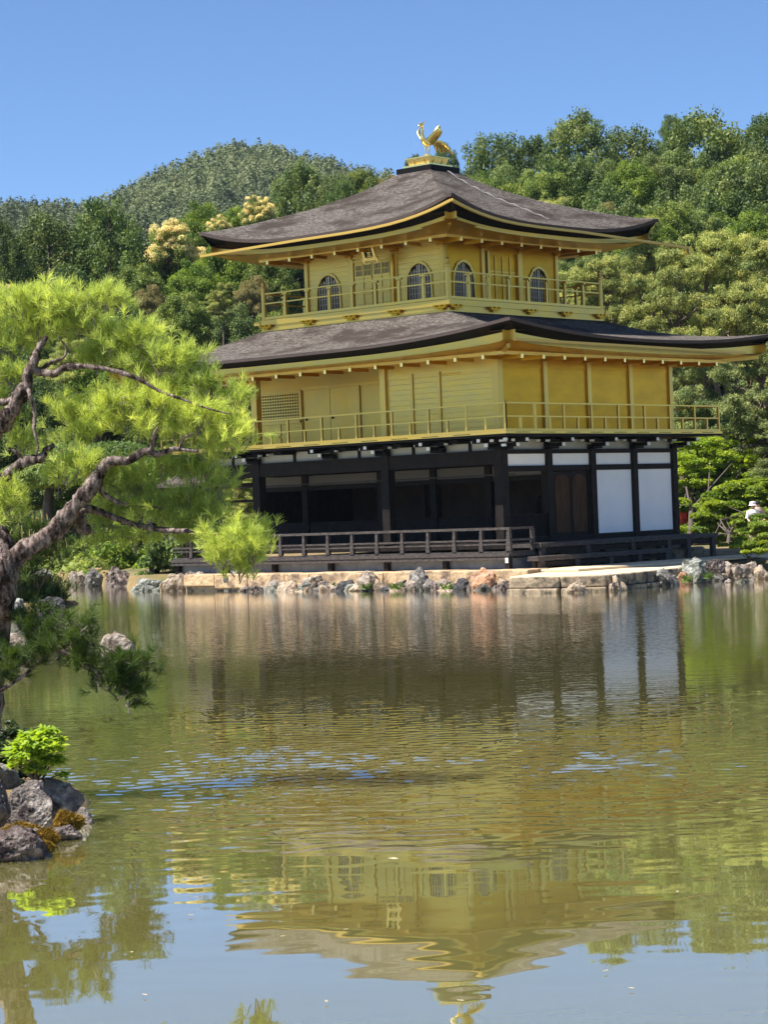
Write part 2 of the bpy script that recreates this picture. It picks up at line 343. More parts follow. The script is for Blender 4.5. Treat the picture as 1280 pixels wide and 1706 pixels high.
# fishing annex roof stub to the west (dark timber, seen through the gap)
P(MB().box(-LX-3.4, -LX-.2, 2.0, 2.14, 3.2, 3.34).box(-LX-3.4, -LX-.2, 2.0, 2.12, 2.72, 2.80).box(-LX-3.4, -LX-3.2, 1.9, 2.1, .2, 3.2), 'annex_frame', WOOD)
P(MB().add([(-LX-3.8, 1.2, 3.3), (-LX-.15, 1.2, 3.3), (-LX-.15, 3.2, 4.0), (-LX-3.8, 3.2, 4.0), (-LX-3.8, 1.2, 3.4), (-LX-.15, 1.2, 3.4), (-LX-.15, 3.2, 4.1), (-LX-3.8, 3.2, 4.1)],
   [(0,3,2,1),(4,5,6,7),(0,1,5,4),(1,2,6,5),(2,3,7,6),(3,0,4,7)]), 'annex_roof', SHING)

# ---- front veranda with railing
ver = P(MB().box(-12.25, 1.22, -1.32, -.15, .90, .985).box(-12.25, 1.22, -1.30, -1.16, .80, .898), 'veranda', RAILW)
for x in (-12.1, -10, -7.9, -5.6, -3.4, -1.2): P(MB().box(x-.07, x+.07, -1.2, -1.06, .3, .8), 'post', WOOD, ver)
P(MB().box(1.1, 1.24, -1.36, -1.22, .15, .9), 'post', WOOD, ver)
P(MB().box(1.12, 1.22, -1.38, -1.361, .72, .86), 'post_cap', TIP, ver)
rx = list(np.arange(1.16, -12.3, -.965))
for k, x in enumerate(rx):
    a = .055 if k else .07
    P(MB().add([(x-a*1.5, -1.27, 1.04), (x+a*1.1, -1.27, 1.04), (x+a*.7, -1.27, 1.64), (x-a*.6, -1.27, 1.64), (x-a*1.5, -1.17, 1.04), (x+a*1.1, -1.17, 1.04), (x+a*.7, -1.17, 1.64), (x-a*.6, -1.17, 1.64)],
      [(0,1,2,3),(7,6,5,4),(0,4,5,1),(1,5,6,2),(2,6,7,3),(3,7,4,0)]), 'baluster', RAILW, ver)
for z, t in ((1.66, .07), (1.34, .05), (1.23, .04), (1.01, .05)):
    P(MB().box(-12.22, 1.23, -1.25 if t != .07 else -1.28, -1.19 if t != .07 else -1.16, z-t/2, z+t/2), 'rail', RAILW, ver)
for z, t in ((1.66, .07), (1.34, .05), (1.23, .04), (1.01, .05)):
    P(MB().box(1.14, 1.2, -1.16, -.16, z-t/2+.002, z+t/2-.002), 'rail', RAILW, ver)
P(MB().box(1.12, 1.22, -.24, -.14, 1.04, 1.64), 'baluster', RAILW, ver)
P(MB().box(-12.2, 1.0, -1.02, -.9, .5, .83), 'stone_base', PLINTH, ver)
P(MB().box(.9, 1.02, -.9, .3, .5, .83), 'stone_base', PLINTH, ver)

# ---- second floor balcony
bal = P(MB().box(-LX-1.12, 1.12, -1.12, WY+1.12, 4.205, 4.262), 'balcony', BLACKW)
P(MB().box(-LX-1.14, 1.14, -1.14, WY+1.14, 4.264, 4.335), 'balcony_edge', GOLD, bal)
def ring(mb, x0, x1, y0, y1, w, z0, z1):
    mb.box(x0-w/2, x1+w/2, y0-w/2, y0+w/2, z0, z1); mb.box(x0-w/2, x1+w/2, y1-w/2, y1+w/2, z0, z1)
    mb.box(x0-w/2, x0+w/2, y0+w/2, y1-w/2, z0, z1); mb.box(x1-w/2, x1+w/2, y0+w/2, y1-w/2, z0, z1); return mb
e = 1.06
for z, t, wd in ((5.11, .04, .05), (4.74, .035, .04), (4.37, .06, .08)):
    P(ring(MB(), -LX-e, e, -e, WY+e, wd, z-t/2, z+t/2), 'rail', GOLD, bal)
def posts2(n, fx, tall, parent, z0=4.4, zt=5.085, zm=4.72, w=.032):
    for k in range(n+1):
        x, y = fx(k/n); P(MB().box(x-w, x+w, y-w, y+w, z0, zt if (k % 2 == 0) else zm), 'baluster', GOLD, parent)
posts2(20, lambda t: (e-t*(LX+2*e), -e), 0, bal); posts2(16, lambda t: (e, -e+.001+t*(WY+2*e)), 0, bal)
P(MB().bar((e+.02, -e-.02, 5.13), (e+.16, -e-.16, 5.16), .06, .05), 'rail_end', GOLD, bal)
slots = MB()
for k in range(11): slots.box(-LX-.6+k*1.15, -LX-.6+k*1.15+.62, -1.145, -1.1405, 4.29, 4.305)
for k in range(9): slots.box(1.1405, 1.145, -.7+k*1.15, -.7+k*1.15+.62, 4.29, 4.305)
slots.build('drain_slots', BLACKW, bal, kind='stuff')

# ---- second floor
Z2, T2 = 4.336, 6.72
P(MB().box(-LX, -.05, 0.05, WY, Z2, Z2+.02), 'upper_floor', GOLD)
def col2(x, y, z0=Z2, z1=T2, r=.11): P(MB().box(x-r, x+r, y-r, y+r, z0, z1), 'column', GOLD, bevel=.015)
for x in COLX: col2(x, 0)
for k in range(1, 5): col2(0, k*B, r=.09)
col2(-LX, B); col2(-LX, WY)
P(MB().box(-2*B+.11, -.11, -.02, .02, Z2, 6.20), 'shutter_wall', GOLDP)
P(MB().box(-2*B+.11, -.11, -.03, .03, 6.20, 6.30), 'lintel', GOLD)
P(MB().box(-2*B+.11, -.11, -.02, .02, 6.30, T2), 'upper_wall', GOLD)
for x in (-3.16, -2.12): P(MB().box(x-.045, x+.045, -.06, -.021, Z2, 6.20), 'mullion', GOLD)
P(MB().box(-2.1, -1.35, -.035, -.022, 6.10, 6.13), 'latch', GOLDSH)
P(MB().box(-LX, -2*B-.11, -.05, .05, 6.45, T2), 'lintel', GOLD)
rec = P(MB().box(-LX, -2*B, B-.03, B+.03, Z2, 6.62), 'recessed_wall', GOLD)
P(MB().box(-2*B-.03, -2*B+.03, .11, B-.03, Z2, 6.62), 'side_wall', GOLD)
P(MB().box(-LX, -2*B-.03, .05, B, 6.60, 6.66), 'veranda_ceiling', GOLDSH)
lat = P(MB().box(-11.42, -9.64, B-.05, B-.031, 5.24, 6.12), 'lattice_window', BLACKW)
lm = MB()
for k in range(17): lm.box(-11.42+k*.1087, -11.42+k*.1087+.04, B-.075, B-.051, 5.24, 6.12)
for k in range(10): lm.box(-11.42, -9.64, B-.09, B-.0755, 5.24+k*.0933, 5.24+k*.0933+.04)
P(lm, 'lattice', GOLD, lat)
P(MB().box(-11.5, -9.56, B-.1, B-.031, 6.125, 6.2).box(-11.5, -9.56, B-.1, B-.031, 5.14, 5.236).box(-9.63, -9.55, B-.1, B-.031, Z2, 6.12).box(-11.5, -9.56, B-.06, B-.031, 4.72, 4.77).box(-10.6, -10.53, B-.06, B-.031, 4.4, 5.13), 'lattice_frame', GOLD, lat)
for x0, x1 in ((-9.45, -8.35), (-8.33, -7.2)):
    d = P(MB().box(x0, x1, B-.06, B-.031, Z2+.05, 6.14), 'door', GOLD)
    P(MB().box(x0+.05, x0+.12, B-.09, B-.061, 5.2, 5.26), 'door_knob', BLACKW, d)
for x in (-7.14, -6.2, -5.3): P(MB().box(x-.05, x+.05, B-.08, B-.031, Z2, 6.16), 'mullion', GOLD)
P(MB().box(-9.55, -4.3, B-.09, B-.031, 6.17, 6.25), 'lintel', GOLD)
for k in range(4): P(MB().box(-.02, .02, k*B+.09, (k+1)*B-.09, Z2, 6.20), 'wall_panel', GOLDSH)
P(MB().box(-.035, .035, .09, WY-.09, 6.202, 6.31), 'lintel', GOLDSH)
P(MB().box(-.02, .02, .09, WY-.09, 6.312, T2), 'upper_wall', GOLDSH)
P(MB().box(-LX, 0, WY-.03, WY+.03, Z2, T2), 'north_wall', GOLD)
P(MB().box(-LX-.03, -LX+.03, B, WY, Z2, T2), 'west_wall', GOLD)

# ---- roofs
def lift2(d): return .38*max(0., 1-d/6.5)**2.2
def lift3(d): return .55*max(0., 1-d/4.97)**3.0
def loop(x0, x1, y0, y1, n, lift, z, out=0.0, flare=.75, lk=1.0):
    """closed loop round a rectangle, corners lifted and drawn outward"""
    pts = []
    corners = [(x1, y0), (x1, y1), (x0, y1), (x0, y0)]; nr = [(0, -1), (1, 0), (0, 1), (-1, 0)]
    sides = [((x0, y0), (x1, y0), (0, -1)), ((x1, y0), (x1, y1), (1, 0)), ((x1, y1), (x0, y1), (0, 1)), ((x0, y1), (x0, y0), (-1, 0))]
    for (a, b, nn) in sides:
        L_ = math.dist(a, b)
        for k in range(n):
            t = k/n; t = .5-.5*math.cos(math.pi*t); d = min(t, 1-t)*L_; lf = lift(d)
            px, py = a[0]+(b[0]-a[0])*t, a[1]+(b[1]-a[1])*t
            f = out+flare*lf*.3
            ax, ay = nn[0]*f, nn[1]*f
            # at the corners push both ways so neighbouring sides meet
            if k == 0:
                pv = sides[(sides.index((a, b, nn))-1) % 4][2]; ax += pv[0]*f; ay += pv[1]*f
            pts.append((px+ax, py+ay, z+lf*lk))
    return pts
def strip(A, Bp): return MB().grid([A, Bp], closed=True)
NE_ = 36
def roof(name, rect, inner, zmid, prof, lift, edges, ztop):
    """prof(s) -> 0..1 height share along the slope; edges: list of (inset, dz, material)"""
    x0, x1, y0, y1 = rect; ix0, ix1, iy0, iy1 = inner
    outer = loop(x0, x1, y0, y1, NE_, lift, zmid); inn = loop(ix0, ix1, iy0, iy1, NE_, lambda d: 0, ztop)
    rows = []
    for s in np.linspace(0, 1, 26):
        rows.append([(o[0]+(i[0]-o[0])*s, o[1]+(i[1]-o[1])*s, None) for o, i in zip(outer, inn)])
        for j, (o, i) in enumerate(zip(outer, inn)):
            lf = o[2]-zmid; base = zmid+lf*(1-s)**2.0*1.0
            z = zmid+(ztop-zmid)*prof(s)+lf*(1-s)**2.0
            rows[-1][j] = (rows[-1][j][0], rows[-1][j][1], z)
    r = P(MB().grid(rows, closed=True), name, SHING, smooth=False)
    prev = outer
    for nm, inset, dz, ml, depth, lks in edges:
        # a real ring: outer face, underside
        a = loop(x0, x1, y0, y1, NE_, lift, zmid+dz[0], -inset, lk=lks[0]); dd_ = .34 if nm == 'black_trim' else 0; b = loop(x0, x1, y0, y1, NE_, lift, zmid+dz[1], -inset-dd_, lk=lks[1])
        ai = loop(x0, x1, y0, y1, NE_, lift, zmid+dz[0]-.002, -inset-depth, lk=lks[0]); bi = loop(x0, x1, y0, y1, NE_, lift, zmid+dz[1], -inset-depth-dd_, lk=lks[1])
        P(MB().grid([ai, a, b, bi], closed=True), nm, ml, r)
    return r
hip3 = lambda s: float(np.interp(s, [0, .24, .28, .42, .48, .58, .66, .79, .92, 1], [0, .035, .055, .19, .245, .33, .48, .62, .86, 1]))
# slope of the middle of each side: eave mid 10.55, top 12.73; hips start at 11.1
prof3 = lambda s: float(np.interp(s, [0, .1, .24, .42, .58, .7, .8, .9, 1], [0, .07, .19, .36, .50, .63, .735, .86, 1]))
R3 = 4.97
roof3 = roof('upper_roof', (CX-R3, CX+R3, CY-R3, CY+R3), (CX-.66, CX+.66, CY-.66, CY+.66), 10.55, prof3, lift3,
     [('shingle_edge', 0, (0, -.10), EDGE, .3, (1, 1)), ('black_trim', .05, (-.098, -.24), BLACKW, .5, (1, .60)), ('gold_fascia', .38, (-.238, -.36), GOLD, .1, (.60, .46))], 12.73)
R2 = 2.3
I2 = (CX-3.86, CX+3.86, CY-3.86, CY+3.86)
prof2 = lambda s: float(np.interp(s, [0, .25, .45, .62, .75, .88, 1], [0, .14, .30, .46, .62, .80, 1]))
roof2 = roof('lower_roof', (-LX-R2, R2, -R2, WY+R2), I2, 6.92, prof2, lift2,
     [('shingle_edge', 0, (0, -.09), EDGE, .3, (1, 1)), ('black_trim', .03, (-.088, -.23), BLACKW, .5, (1, .8)), ('gold_fascia', .36, (-.228, -.40), GOLD, .1, (.8, .5))], 7.93)
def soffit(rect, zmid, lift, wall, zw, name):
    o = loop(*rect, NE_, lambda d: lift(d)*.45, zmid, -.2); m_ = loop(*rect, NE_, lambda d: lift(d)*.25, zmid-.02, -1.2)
    i = loop(*wall, NE_, lambda d: 0, zw); P(MB().grid([o, m_, i], closed=True), name, GOLDSH)
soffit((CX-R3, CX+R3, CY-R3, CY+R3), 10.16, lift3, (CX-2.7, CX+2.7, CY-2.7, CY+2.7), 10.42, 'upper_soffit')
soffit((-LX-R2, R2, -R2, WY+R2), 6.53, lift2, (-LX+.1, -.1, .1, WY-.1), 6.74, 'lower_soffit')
# purlins and rafter arms under both eaves
P(ring(MB(), CX-3.75, CX+3.75, CY-3.75, CY+3.75, .09, 10.10, 10.19), 'eave_purlin', GOLD)
P(ring(MB(), -LX-1.25, 1.25, -1.25, WY+1.25, .09, 6.42, 6.51), 'eave_purlin', GOLD)
def arms(rect, z, off, L1, n):
    x0, x1, y0, y1 = rect
    for k in range(n[0]+1):
        x = x0+(x1-x0)*k/n[0]
        for yy, sgn in ((y0, -1), (y1, 1)):
            if sgn == 1: continue
            P(MB().bar((x, yy, z), (x, yy+sgn*L1, z), .08, .10).use(1).box(x-.045, x+.045, yy+sgn*L1-.03, yy+sgn*L1-.001, z-.055, z+.055), 'eave_bracket', [GOLDSH, GOLDB])
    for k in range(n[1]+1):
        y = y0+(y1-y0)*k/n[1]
        P(MB().bar((x1, y, z), (x1+L1, y, z), .08, .10).use(1).box(x1+L1+.001, x1+L1+.03, y-.045, y+.045, z-.055, z+.055), 'eave_bracket', [GOLDSH, GOLDB])
arms((CX-3.3, CX+3.3, CY-3.3, CY+3.3), 10.05, 0, .62, (7, 7))
arms((-LX-.6, .6, -.6, WY+.6), 6.38, 0, .75, (13, 10))
for (a, b) in (((CX+2.75, CY-2.75), (CX+4.6, CY-4.6)), ((CX-2.75, CY-2.75), (CX-4.6, CY-4.6)), ((CX+2.75, CY+2.75), (CX+4.6, CY+4.6))):
    P(MB().bar((a[0], a[1], 10.12), (b[0], b[1], 10.36), .09, .11), 'corner_rafter', GOLD)
for (a, b) in (((0, 0), (2.0, -2.0)), ((-LX, 0), (-LX-2, -2)), ((0, WY), (2, WY+2))):
    P(MB().bar((a[0], a[1], 6.42), (b[0], b[1], 6.58), .09, .11), 'corner_rafter', GOLD)
# rain gutters along the east eaves
def trim_z(d, far_d): return 10.41+.44*max(0., 1-d/4.97)**3.0
pe = [(CX+R3+.10+.10*max(0, 1-t/2), CY-R3-.06+t, trim_z(t, 0) if t < 6 else 10.41-.02*(t-6)) for t in (0, .25, .5, .8, 1.2, 1.7, 2.3, 3, 4, 5, 6, 8, 10, 11.8)]
pe = [(CX+R3+.2, CY-R3-.2, trim_z(0, 0)+.04)]+pe
m = MB()
for p0, p1 in zip(pe[:-1], pe[1:]): m.bar(p0, p1, .07, .075)
P(m, 'gutter', TRIMG)
pe = [(CX+R3+.2, CY-R3-.2, trim_z(0, 0)+.036)]+[(CX+R3+.06-t, CY-R3-.10-.10*max(0, 1-t/2), trim_z(t, 0) if t < 6 else 10.41-.012*(t-6)) for t in (0, .25, .5, .8, 1.2, 1.7, 2.3, 3, 4, 5, 6, 8, 10.1)]
m = MB()
for p0, p1 in zip(pe[:-1], pe[1:]): m.bar(p0, p1, .07, .075)
P(m, 'gutter', TRIMG)
P(MB().bar((R2-.02, -2.1, 6.72), (R2-.02, 9.3, 6.66), .08, .07), 'gutter', TRIMG)
P(MB().bar((CX+R3+.1, CY-R3+11.7, 10.08), (CX+R3+.1, CY-R3+11.7, 10.25), .12, .12, (1, 0, 0)), 'gutter_spout', GOLD)

# ---- third floor
H3 = 2.745; X0, X1, Y0, Y1 = CX-H3, CX+H3, CY-H3, CY+H3
OB = 3.785
b3 = P(MB().box(CX-OB+.05, CX+OB-.05, CY-OB+.05, CY+OB-.05, 7.80, 7.945), 'upper_base', BLACKW)
b3 = P(MB().box(CX-OB, CX+OB, CY-OB, CY+OB, 7.95, 8.13).box(CX-OB-.035, CX+OB+.035, CY-OB-.035, CY+OB+.035, 8.132, 8.30), 'upper_balcony', GOLD)
P(MB().box(CX-OB-.28, CX-OB-.036, CY-OB-.06, CY-OB+.06, 8.16, 8.27).box(CX+OB-.06, CX+OB+.06, CY+OB+.036, CY+OB+.28, 8.16, 8.27), 'beam_end', GOLD, b3)
def bracket3(x, y, dx, dy):
    px, py = -dy, dx; m = MB()
    o = .04
    def bb(c0, c1, s0, s1, z0, z1):
        X = sorted((x+dx*c0+px*s0, x+dx*c1+px*s1)); Y = sorted((y+dy*c0+py*s0, y+dy*c1+py*s1)); m.box(X[0], X[1], Y[0], Y[1], z0, z1)
    bb(o, .1, -.10, .10, 8.0, 8.05); bb(o, .12, -.22, .22, 8.055, 8.10)
    for s0 in (-.2, 0, .2): bb(o, .14, s0-.055, s0+.055, 8.104, 8.15)
    P(m, 'bracket', GOLDSH, b3)
for k in range(5):
    t = -OB+.25+k*(2*OB-.5)/4
    bracket3(CX+t, CY-OB, 0, -1); bracket3(CX+OB, CY+t, 1, 0)
E3 = OB-.06
for z, t, wd in ((9.12, .042, .05), (8.82, .04, .04), (8.36, .08, .09)):
    P(ring(MB(), CX-E3, CX+E3, CY-E3, CY+E3, wd, z-t/2, z+t/2), 'rail', GOLD, b3)
for sx, sy in ((-1, -1), (1, -1), (1, 1), (-1, 1)):
    P(MB().lathe((CX+sx*E3, CY+sy*E3, 8.3), [(0, 0), (.075, 0), (.075, .93), (.085, .95), (.085, 1.0), (.06, 1.02), (.055, 1.06), (.075, 1.10), (.07, 1.16), (.03, 1.22), (.008, 1.30), (0, 1.32)], 12), 'newel_post', GOLD, b3, smooth=False)
for k in range(1, 8):
    t = -E3+k*2*E3/8
    for x, y in ((CX+t, CY-E3), (CX+E3, CY+t), (CX+t, CY+E3), (CX-E3, CY+t)):
        P(MB().box(x-.045, x+.045, y-.045, y+.045, 8.40, 8.99).box(x-.03, x+.03, y-.03, y+.03, 8.992, 9.04).box(x-.10, x+.10, y-.05, y+.05, 9.045, 9.092), 'baluster', GOLD, b3)
T3 = 10.45; Z3 = 8.302
P(MB().box(X0-.0, X0+.04, Y0+.1, Y1, Z3, T3).box(X0, X1, Y1-.04, Y1, Z3, T3-.01), 'rear_wall', GOLD)
for x, y in [(X0+k*(2*H3/3), Y0) for k in range(4)]+[(X1, Y0+k*(2*H3/3)) for k in (1, 2, 3)]+[(X0, Y1)]:
    P(MB().box(x-.075, x+.075, y-.075, y+.075, Z3, 10.2), 'column', GOLD, bevel=.015)
    dx, dy = (0, -1) if y == Y0 and x < X1 else (1, 0)
    m = MB().box(x-.13, x+.13, y-.13, y+.13, 10.02, 10.08).box(x-.2-.1*abs(dy), x+.2+.1*abs(dy), y-.2-.1*abs(dx), y+.2+.1*abs(dx), 10.10, 10.16)
    m.bar((x, y, 10.20), (x+dx*.55, y+dy*.55, 10.20), .09, .1)
    P(m, 'bracket', GOLDSH)
def kato(c, z0, hw, h, n=9):
    """bell shaped window outline (p,z)"""
    L_ = [(c-hw*1.05, z0), (c-hw*1.0, z0+h*.55), (c-hw*.90, z0+h*.72), (c-hw*.74, z0+h*.80), (c-hw*.62, z0+h*.89), (c-hw*.30, z0+h*.97), (c, z0+h)]
    return L_+[(2*c-a, b) for a, b in L_[-2::-1]]
def wall_with(axis, fixed, a, b, c, mlw, nm, sgn):
    """a wall bay with a bell window: frame pieces built round a real opening"""
    z0, hw, h = 8.53, .45, 1.05
    out = kato(c, z0, hw, h); n = len(out)
    mk = (lambda p, q, t: (p, fixed+sgn*t, q)) if axis == 'y' else (lambda p, q, t: (fixed+sgn*t, p, q))
    # outer outline with as many points, on the bay rectangle
    fr = [(c-hw*1.06, Z3), (a, Z3), (a, 9.2), (a, T3), ((a+c)/2, T3), (c-.1, T3), (c, T3), (c+.1, T3), ((b+c)/2, T3), (b, T3), (b, 9.2), (b, Z3), (c+hw*1.06, Z3)]
    m = MB()
    for t in (0.0,):
        vs = [mk(p, q, .02) for p, q in out]+[mk(p, q, .02) for p, q in fr]
        m.add(vs, [(k, k+1, n+k+1, n+k) for k in range(n-1)]+[(0, n, 2*n-1, n-1)])
        vs = [mk(p, q, -.03) for p, q in out]+[mk(p, q, .02) for p, q in out]
        m.add(vs, [(k, k+1, n+k+1, n+k) for k in range(n-1)])
    wl = P(m, 'wall', mlw)
    big = kato(c, z0, hw+.06, h+.08)
    vs = [mk(p, q, .02) for p, q in out]+[mk(p, q, .055) for p, q in out]+[mk(p, q, .055) for p, q in big]+[mk(p, q, .02) for p, q in big]
    f = MB().add(vs, [(r*n+k, r*n+k+1, (r+1)*n+k+1, (r+1)*n+k) for r in range(3) for k in range(n-1)])
    win = P(f, 'window_frame', GOLD)
    g = MB()
    def bx(p0, p1, q0, q1, t0, t1):
        A = mk(p0, q0, t0); Bq = mk(p1, q1, t1); g.box(min(A[0], Bq[0]), max(A[0], Bq[0]), min(A[1], Bq[1]), max(A[1], Bq[1]), q0, q1)
    for k in range(9):
        x = c-hw*.92+k*hw*1.84/8; u = abs(x-c)/hw; top = z0+h*(1-.05*u if u < .35 else .97-.22*u)
        bx(x-.015, x+.015, z0, top-.02, -.015, .0)
    for k in range(1, 6): bx(c-hw*(.97 if k < 5 else .6), c+hw*(.97 if k < 5 else .6), z0+k*.165-.008, z0+k*.165+.008, -.028, -.017)
    bx(c-.028, c+.028, z0, z0+h-.03, .001, .018)
    P(g, 'window_bars', BARM, win)
    P(MB().prism([(p, q) for p, q in kato(c, z0-.02, hw+.03, h+.03)], axis, fixed-sgn*.12, fixed-sgn*.10), 'window_backing', BLUEW, win)
BARM = mat('window_bar_paint', (.55, .50, .36), .6)
BLUEW = mat('dim_window', (0.06, 0.06, 0.07), 0.6)
bw = 2*H3/3
for kk in (0, 2):
    wall_with('y', Y0, X0+kk*bw, X0+(kk+1)*bw, X0+(kk+.5)*bw+(.0 if kk else -.02), GOLDP, 'wall', -1)
    wall_with('x', X1, Y0+kk*bw, Y0+(kk+1)*bw, Y0+(kk+.5)*bw, GOLDSH, 'wall', 1)
P(MB().box(X0+bw, X0+2*bw, Y0-.02, Y0+.02, Z3, T3), 'wall', GOLDP)
P(MB().box(X1-.02, X1+.02, Y0+bw, Y0+2*bw, Z3, T3), 'wall', GOLDSH)
for x0 in (X0+.12, X1-bw+.12): P(MB().box(x0, x0+bw-.24, Y0-.045, Y0-.021, 9.93, 9.96), 'batten', GOLD)
# panelled doors
c = (X0+X1)/2+.02
dr = P(MB().box(c-.76, c+.76, Y0-.05, Y0-.021, 8.40, 9.84), 'door_frame', GOLD)
for s0 in (-1, 1):
    xm = c+s0*.37
    lf = P(MB().box(xm-.34, xm+.34, Y0-.075, Y0-.051, 8.44, 9.80), 'door', GOLDP, dr)
    g = MB()
    for q in (-.17, .17):
        g.box(xm+q-.14, xm+q+.14, Y0-.081, Y0-.0755, 9.42, 9.74)
    P(g, 'door_lattice', BLUEW, lf)
    g = MB()
    for q in (-.17, .17):
        for k in range(5): g.box(xm+q-.12+k*.055, xm+q-.105+k*.055, Y0-.092, Y0-.082, 9.42, 9.74)
        g.box(xm+q-.14, xm+q+.14, Y0-.10, Y0-.093, 9.57, 9.585)
    for z in (9.36, 9.24, 8.98, 8.86): g.box(xm-.33, xm+.33, Y0-.095, Y0-.076, z, z+.035)
    g.box(xm-.02, xm+.02, Y0-.098, Y0-.0765, 8.45, 9.80)
    P(g, 'door_bars', GOLD, lf)
P(MB().box(c-.86, c-.77, Y0-.09, Y0-.021, Z3, 9.95).box(c+.77, c+.86, Y0-.12, Y0-.021, Z3, 9.98).box(c-.86, c+.86, Y0-.08, Y0-.0215, 9.845, 9.9), 'door_posts', GOLD)
P(MB().box(c+.865, c+.9, Y0-.14, Y0-.03, Z3, 9.93), 'door_edge', GOLDSH)
c = (Y0+Y1)/2+.02
for y in (c-.74, c+.74): P(MB().box(X1+.021, X1+.12, y-.05, y+.05, Z3, 9.97), 'door_posts', GOLD)
dr = P(MB().box(X1+.021, X1+.04, c-.68, c+.68, 8.4, 9.86), 'door_frame', GOLDSH)
for y in (c-.36, c, c+.36): P(MB().box(X1+.041, X1+.07, y-.02, y+.02, 8.42, 9.84), 'door_bars', GOLD, dr)
for z in (9.25, 9.36): P(MB().box(X1+.041, X1+.055, c-.67, c+.67, z, z+.03), 'door_bars', GOLD, dr)
# roof crown
cr = P(MB().box(CX-.70, CX+.70, CY-.70, CY+.70, 12.66, 12.87), 'roof_crown', BLACKW)
P(MB().box(CX-.55, CX+.55, CY-.55, CY+.55, 12.872, 12.95), 'crown_step', GOLDB, cr)
m = MB(); q0, q1 = .40, .47
m.add([(CX-q0, CY-q0, 12.95), (CX+q0, CY-q0, 12.95), (CX+q0, CY+q0, 12.95), (CX-q0, CY+q0, 12.95), (CX-q1, CY-q1, 13.16), (CX+q1, CY-q1, 13.16), (CX+q1, CY+q1, 13.16), (CX-q1, CY+q1, 13.16)],
      [(0,3,2,1),(4,5,6,7),(0,1,5,4),(1,2,6,5),(2,3,7,6),(3,0,4,7)])
m.box(CX-.5, CX+.5, CY-.5, CY+.5, 13.162, 13.19)
P(m, 'crown_box', GOLDB, cr)
m = MB()
for s0 in (-.2, .22):
    m.add([(CX+s0-.06, CY-.43, 12.96), (CX+s0+.06, CY-.43, 12.96), (CX+s0, CY-.49, 13.15), (CX+s0, CY-.42, 13.0)], [(0,1,2),(0,2,3),(1,3,2)])
    m.add([(CX+.43, CY+s0-.06, 12.96), (CX+.43, CY+s0+.06, 12.96), (CX+.49, CY+s0, 13.15), (CX+.42, CY+s0, 13.0)], [(0,1,2),(0,2,3),(1,3,2)])
P(m, 'crown_ribs', GOLDB, cr)

# ---- name plaque hanging under the south eave (own thing)
rq = ray(614, 416); PQ = CAM+rq*((Y0-.75)-CAM[1])/rq[1]
pq = empty('name_plaque', tuple(PQ), 'small gold framed name plaque tilted out below the top eave above the door', 'plaque')
ux = Vector((1, 0, 0)); uz = Vector((0, -.35, .94)).normalized(); un = Vector((0, -.94, -.35)).normalized(); o0 = Vector(PQ)
def pbox(mb, a0, a1, c0, c1, d0, d1):
    vs = [o0+ux*a+uz*cc+un*d for d in (d0, d1) for a, cc in ((a0, c0), (a1, c0), (a1, c1), (a0, c1))]
    return mb.add(vs, [(0,3,2,1),(4,5,6,7),(0,1,5,4),(1,2,6,5),(2,3,7,6),(3,0,4,7)])
pbox(MB(), -.15, .15, -.21, .21, 0, .03).build('board', BLACKW, pq)
fm = MB(); pbox(fm, -.25, -.16, -.3, .3, -.01, .06); pbox(fm, .16, .25, -.3, .3, -.01, .06); pbox(fm, -.3, .3, .235, .32, -.01, .07); pbox(fm, -.3, .3, -.32, -.235, -.01, .07)
pbox(fm, -.3, -.22, -.4, -.325, 0, .05); pbox(fm, .22, .3, -.4, -.325, 0, .05)
fm.build('frame', GOLDB, pq)
gl = MB()
def stroke(a0, c0, a1, c1, wd=.016):
    dx, dz = a1-a0, c1-c0; ln = math.hypot(dx, dz); nx, nz = -dz/ln*wd/2, dx/ln*wd/2
    vs = [o0+ux*a+uz*cc+un*d for d in (.031, .04) for a, cc in ((a0+nx, c0+nz), (a1+nx, c1+nz), (a1-nx, c1-nz), (a0-nx, c0-nz))]
    gl.add(vs, [(0,3,2,1),(4,5,6,7),(0,1,5,4),(1,2,6,5),(2,3,7,6),(3,0,4,7)])
# three stacked characters of the tower name, right reading top to bottom
for st in ((-.08,.19,.0,.2),(0,.2,.08,.19),(-.07,.165,.07,.165),(-.09,.12,.09,.12),(-.05,.145,.05,.145),(0,.165,0,.12),(-.08,.1,.08,.1),(-.06,.08,-.02,.06),(.06,.08,.02,.06),
           (-.08,.03,.08,.03),(0,.05,0,-.03),(-.08,-.03,.08,-.03),(-.05,.01,.05,.01),(-.08,.0,-.04,-.05),(.08,0,.04,-.05),
           (-.08,-.08,.08,-.08),(-.06,-.11,.06,-.11),(0,-.07,0,-.19),(-.07,-.15,.07,-.15),(-.08,-.19,.08,-.19)): stroke(*st)
gl.build('lettering', GOLDB, pq)

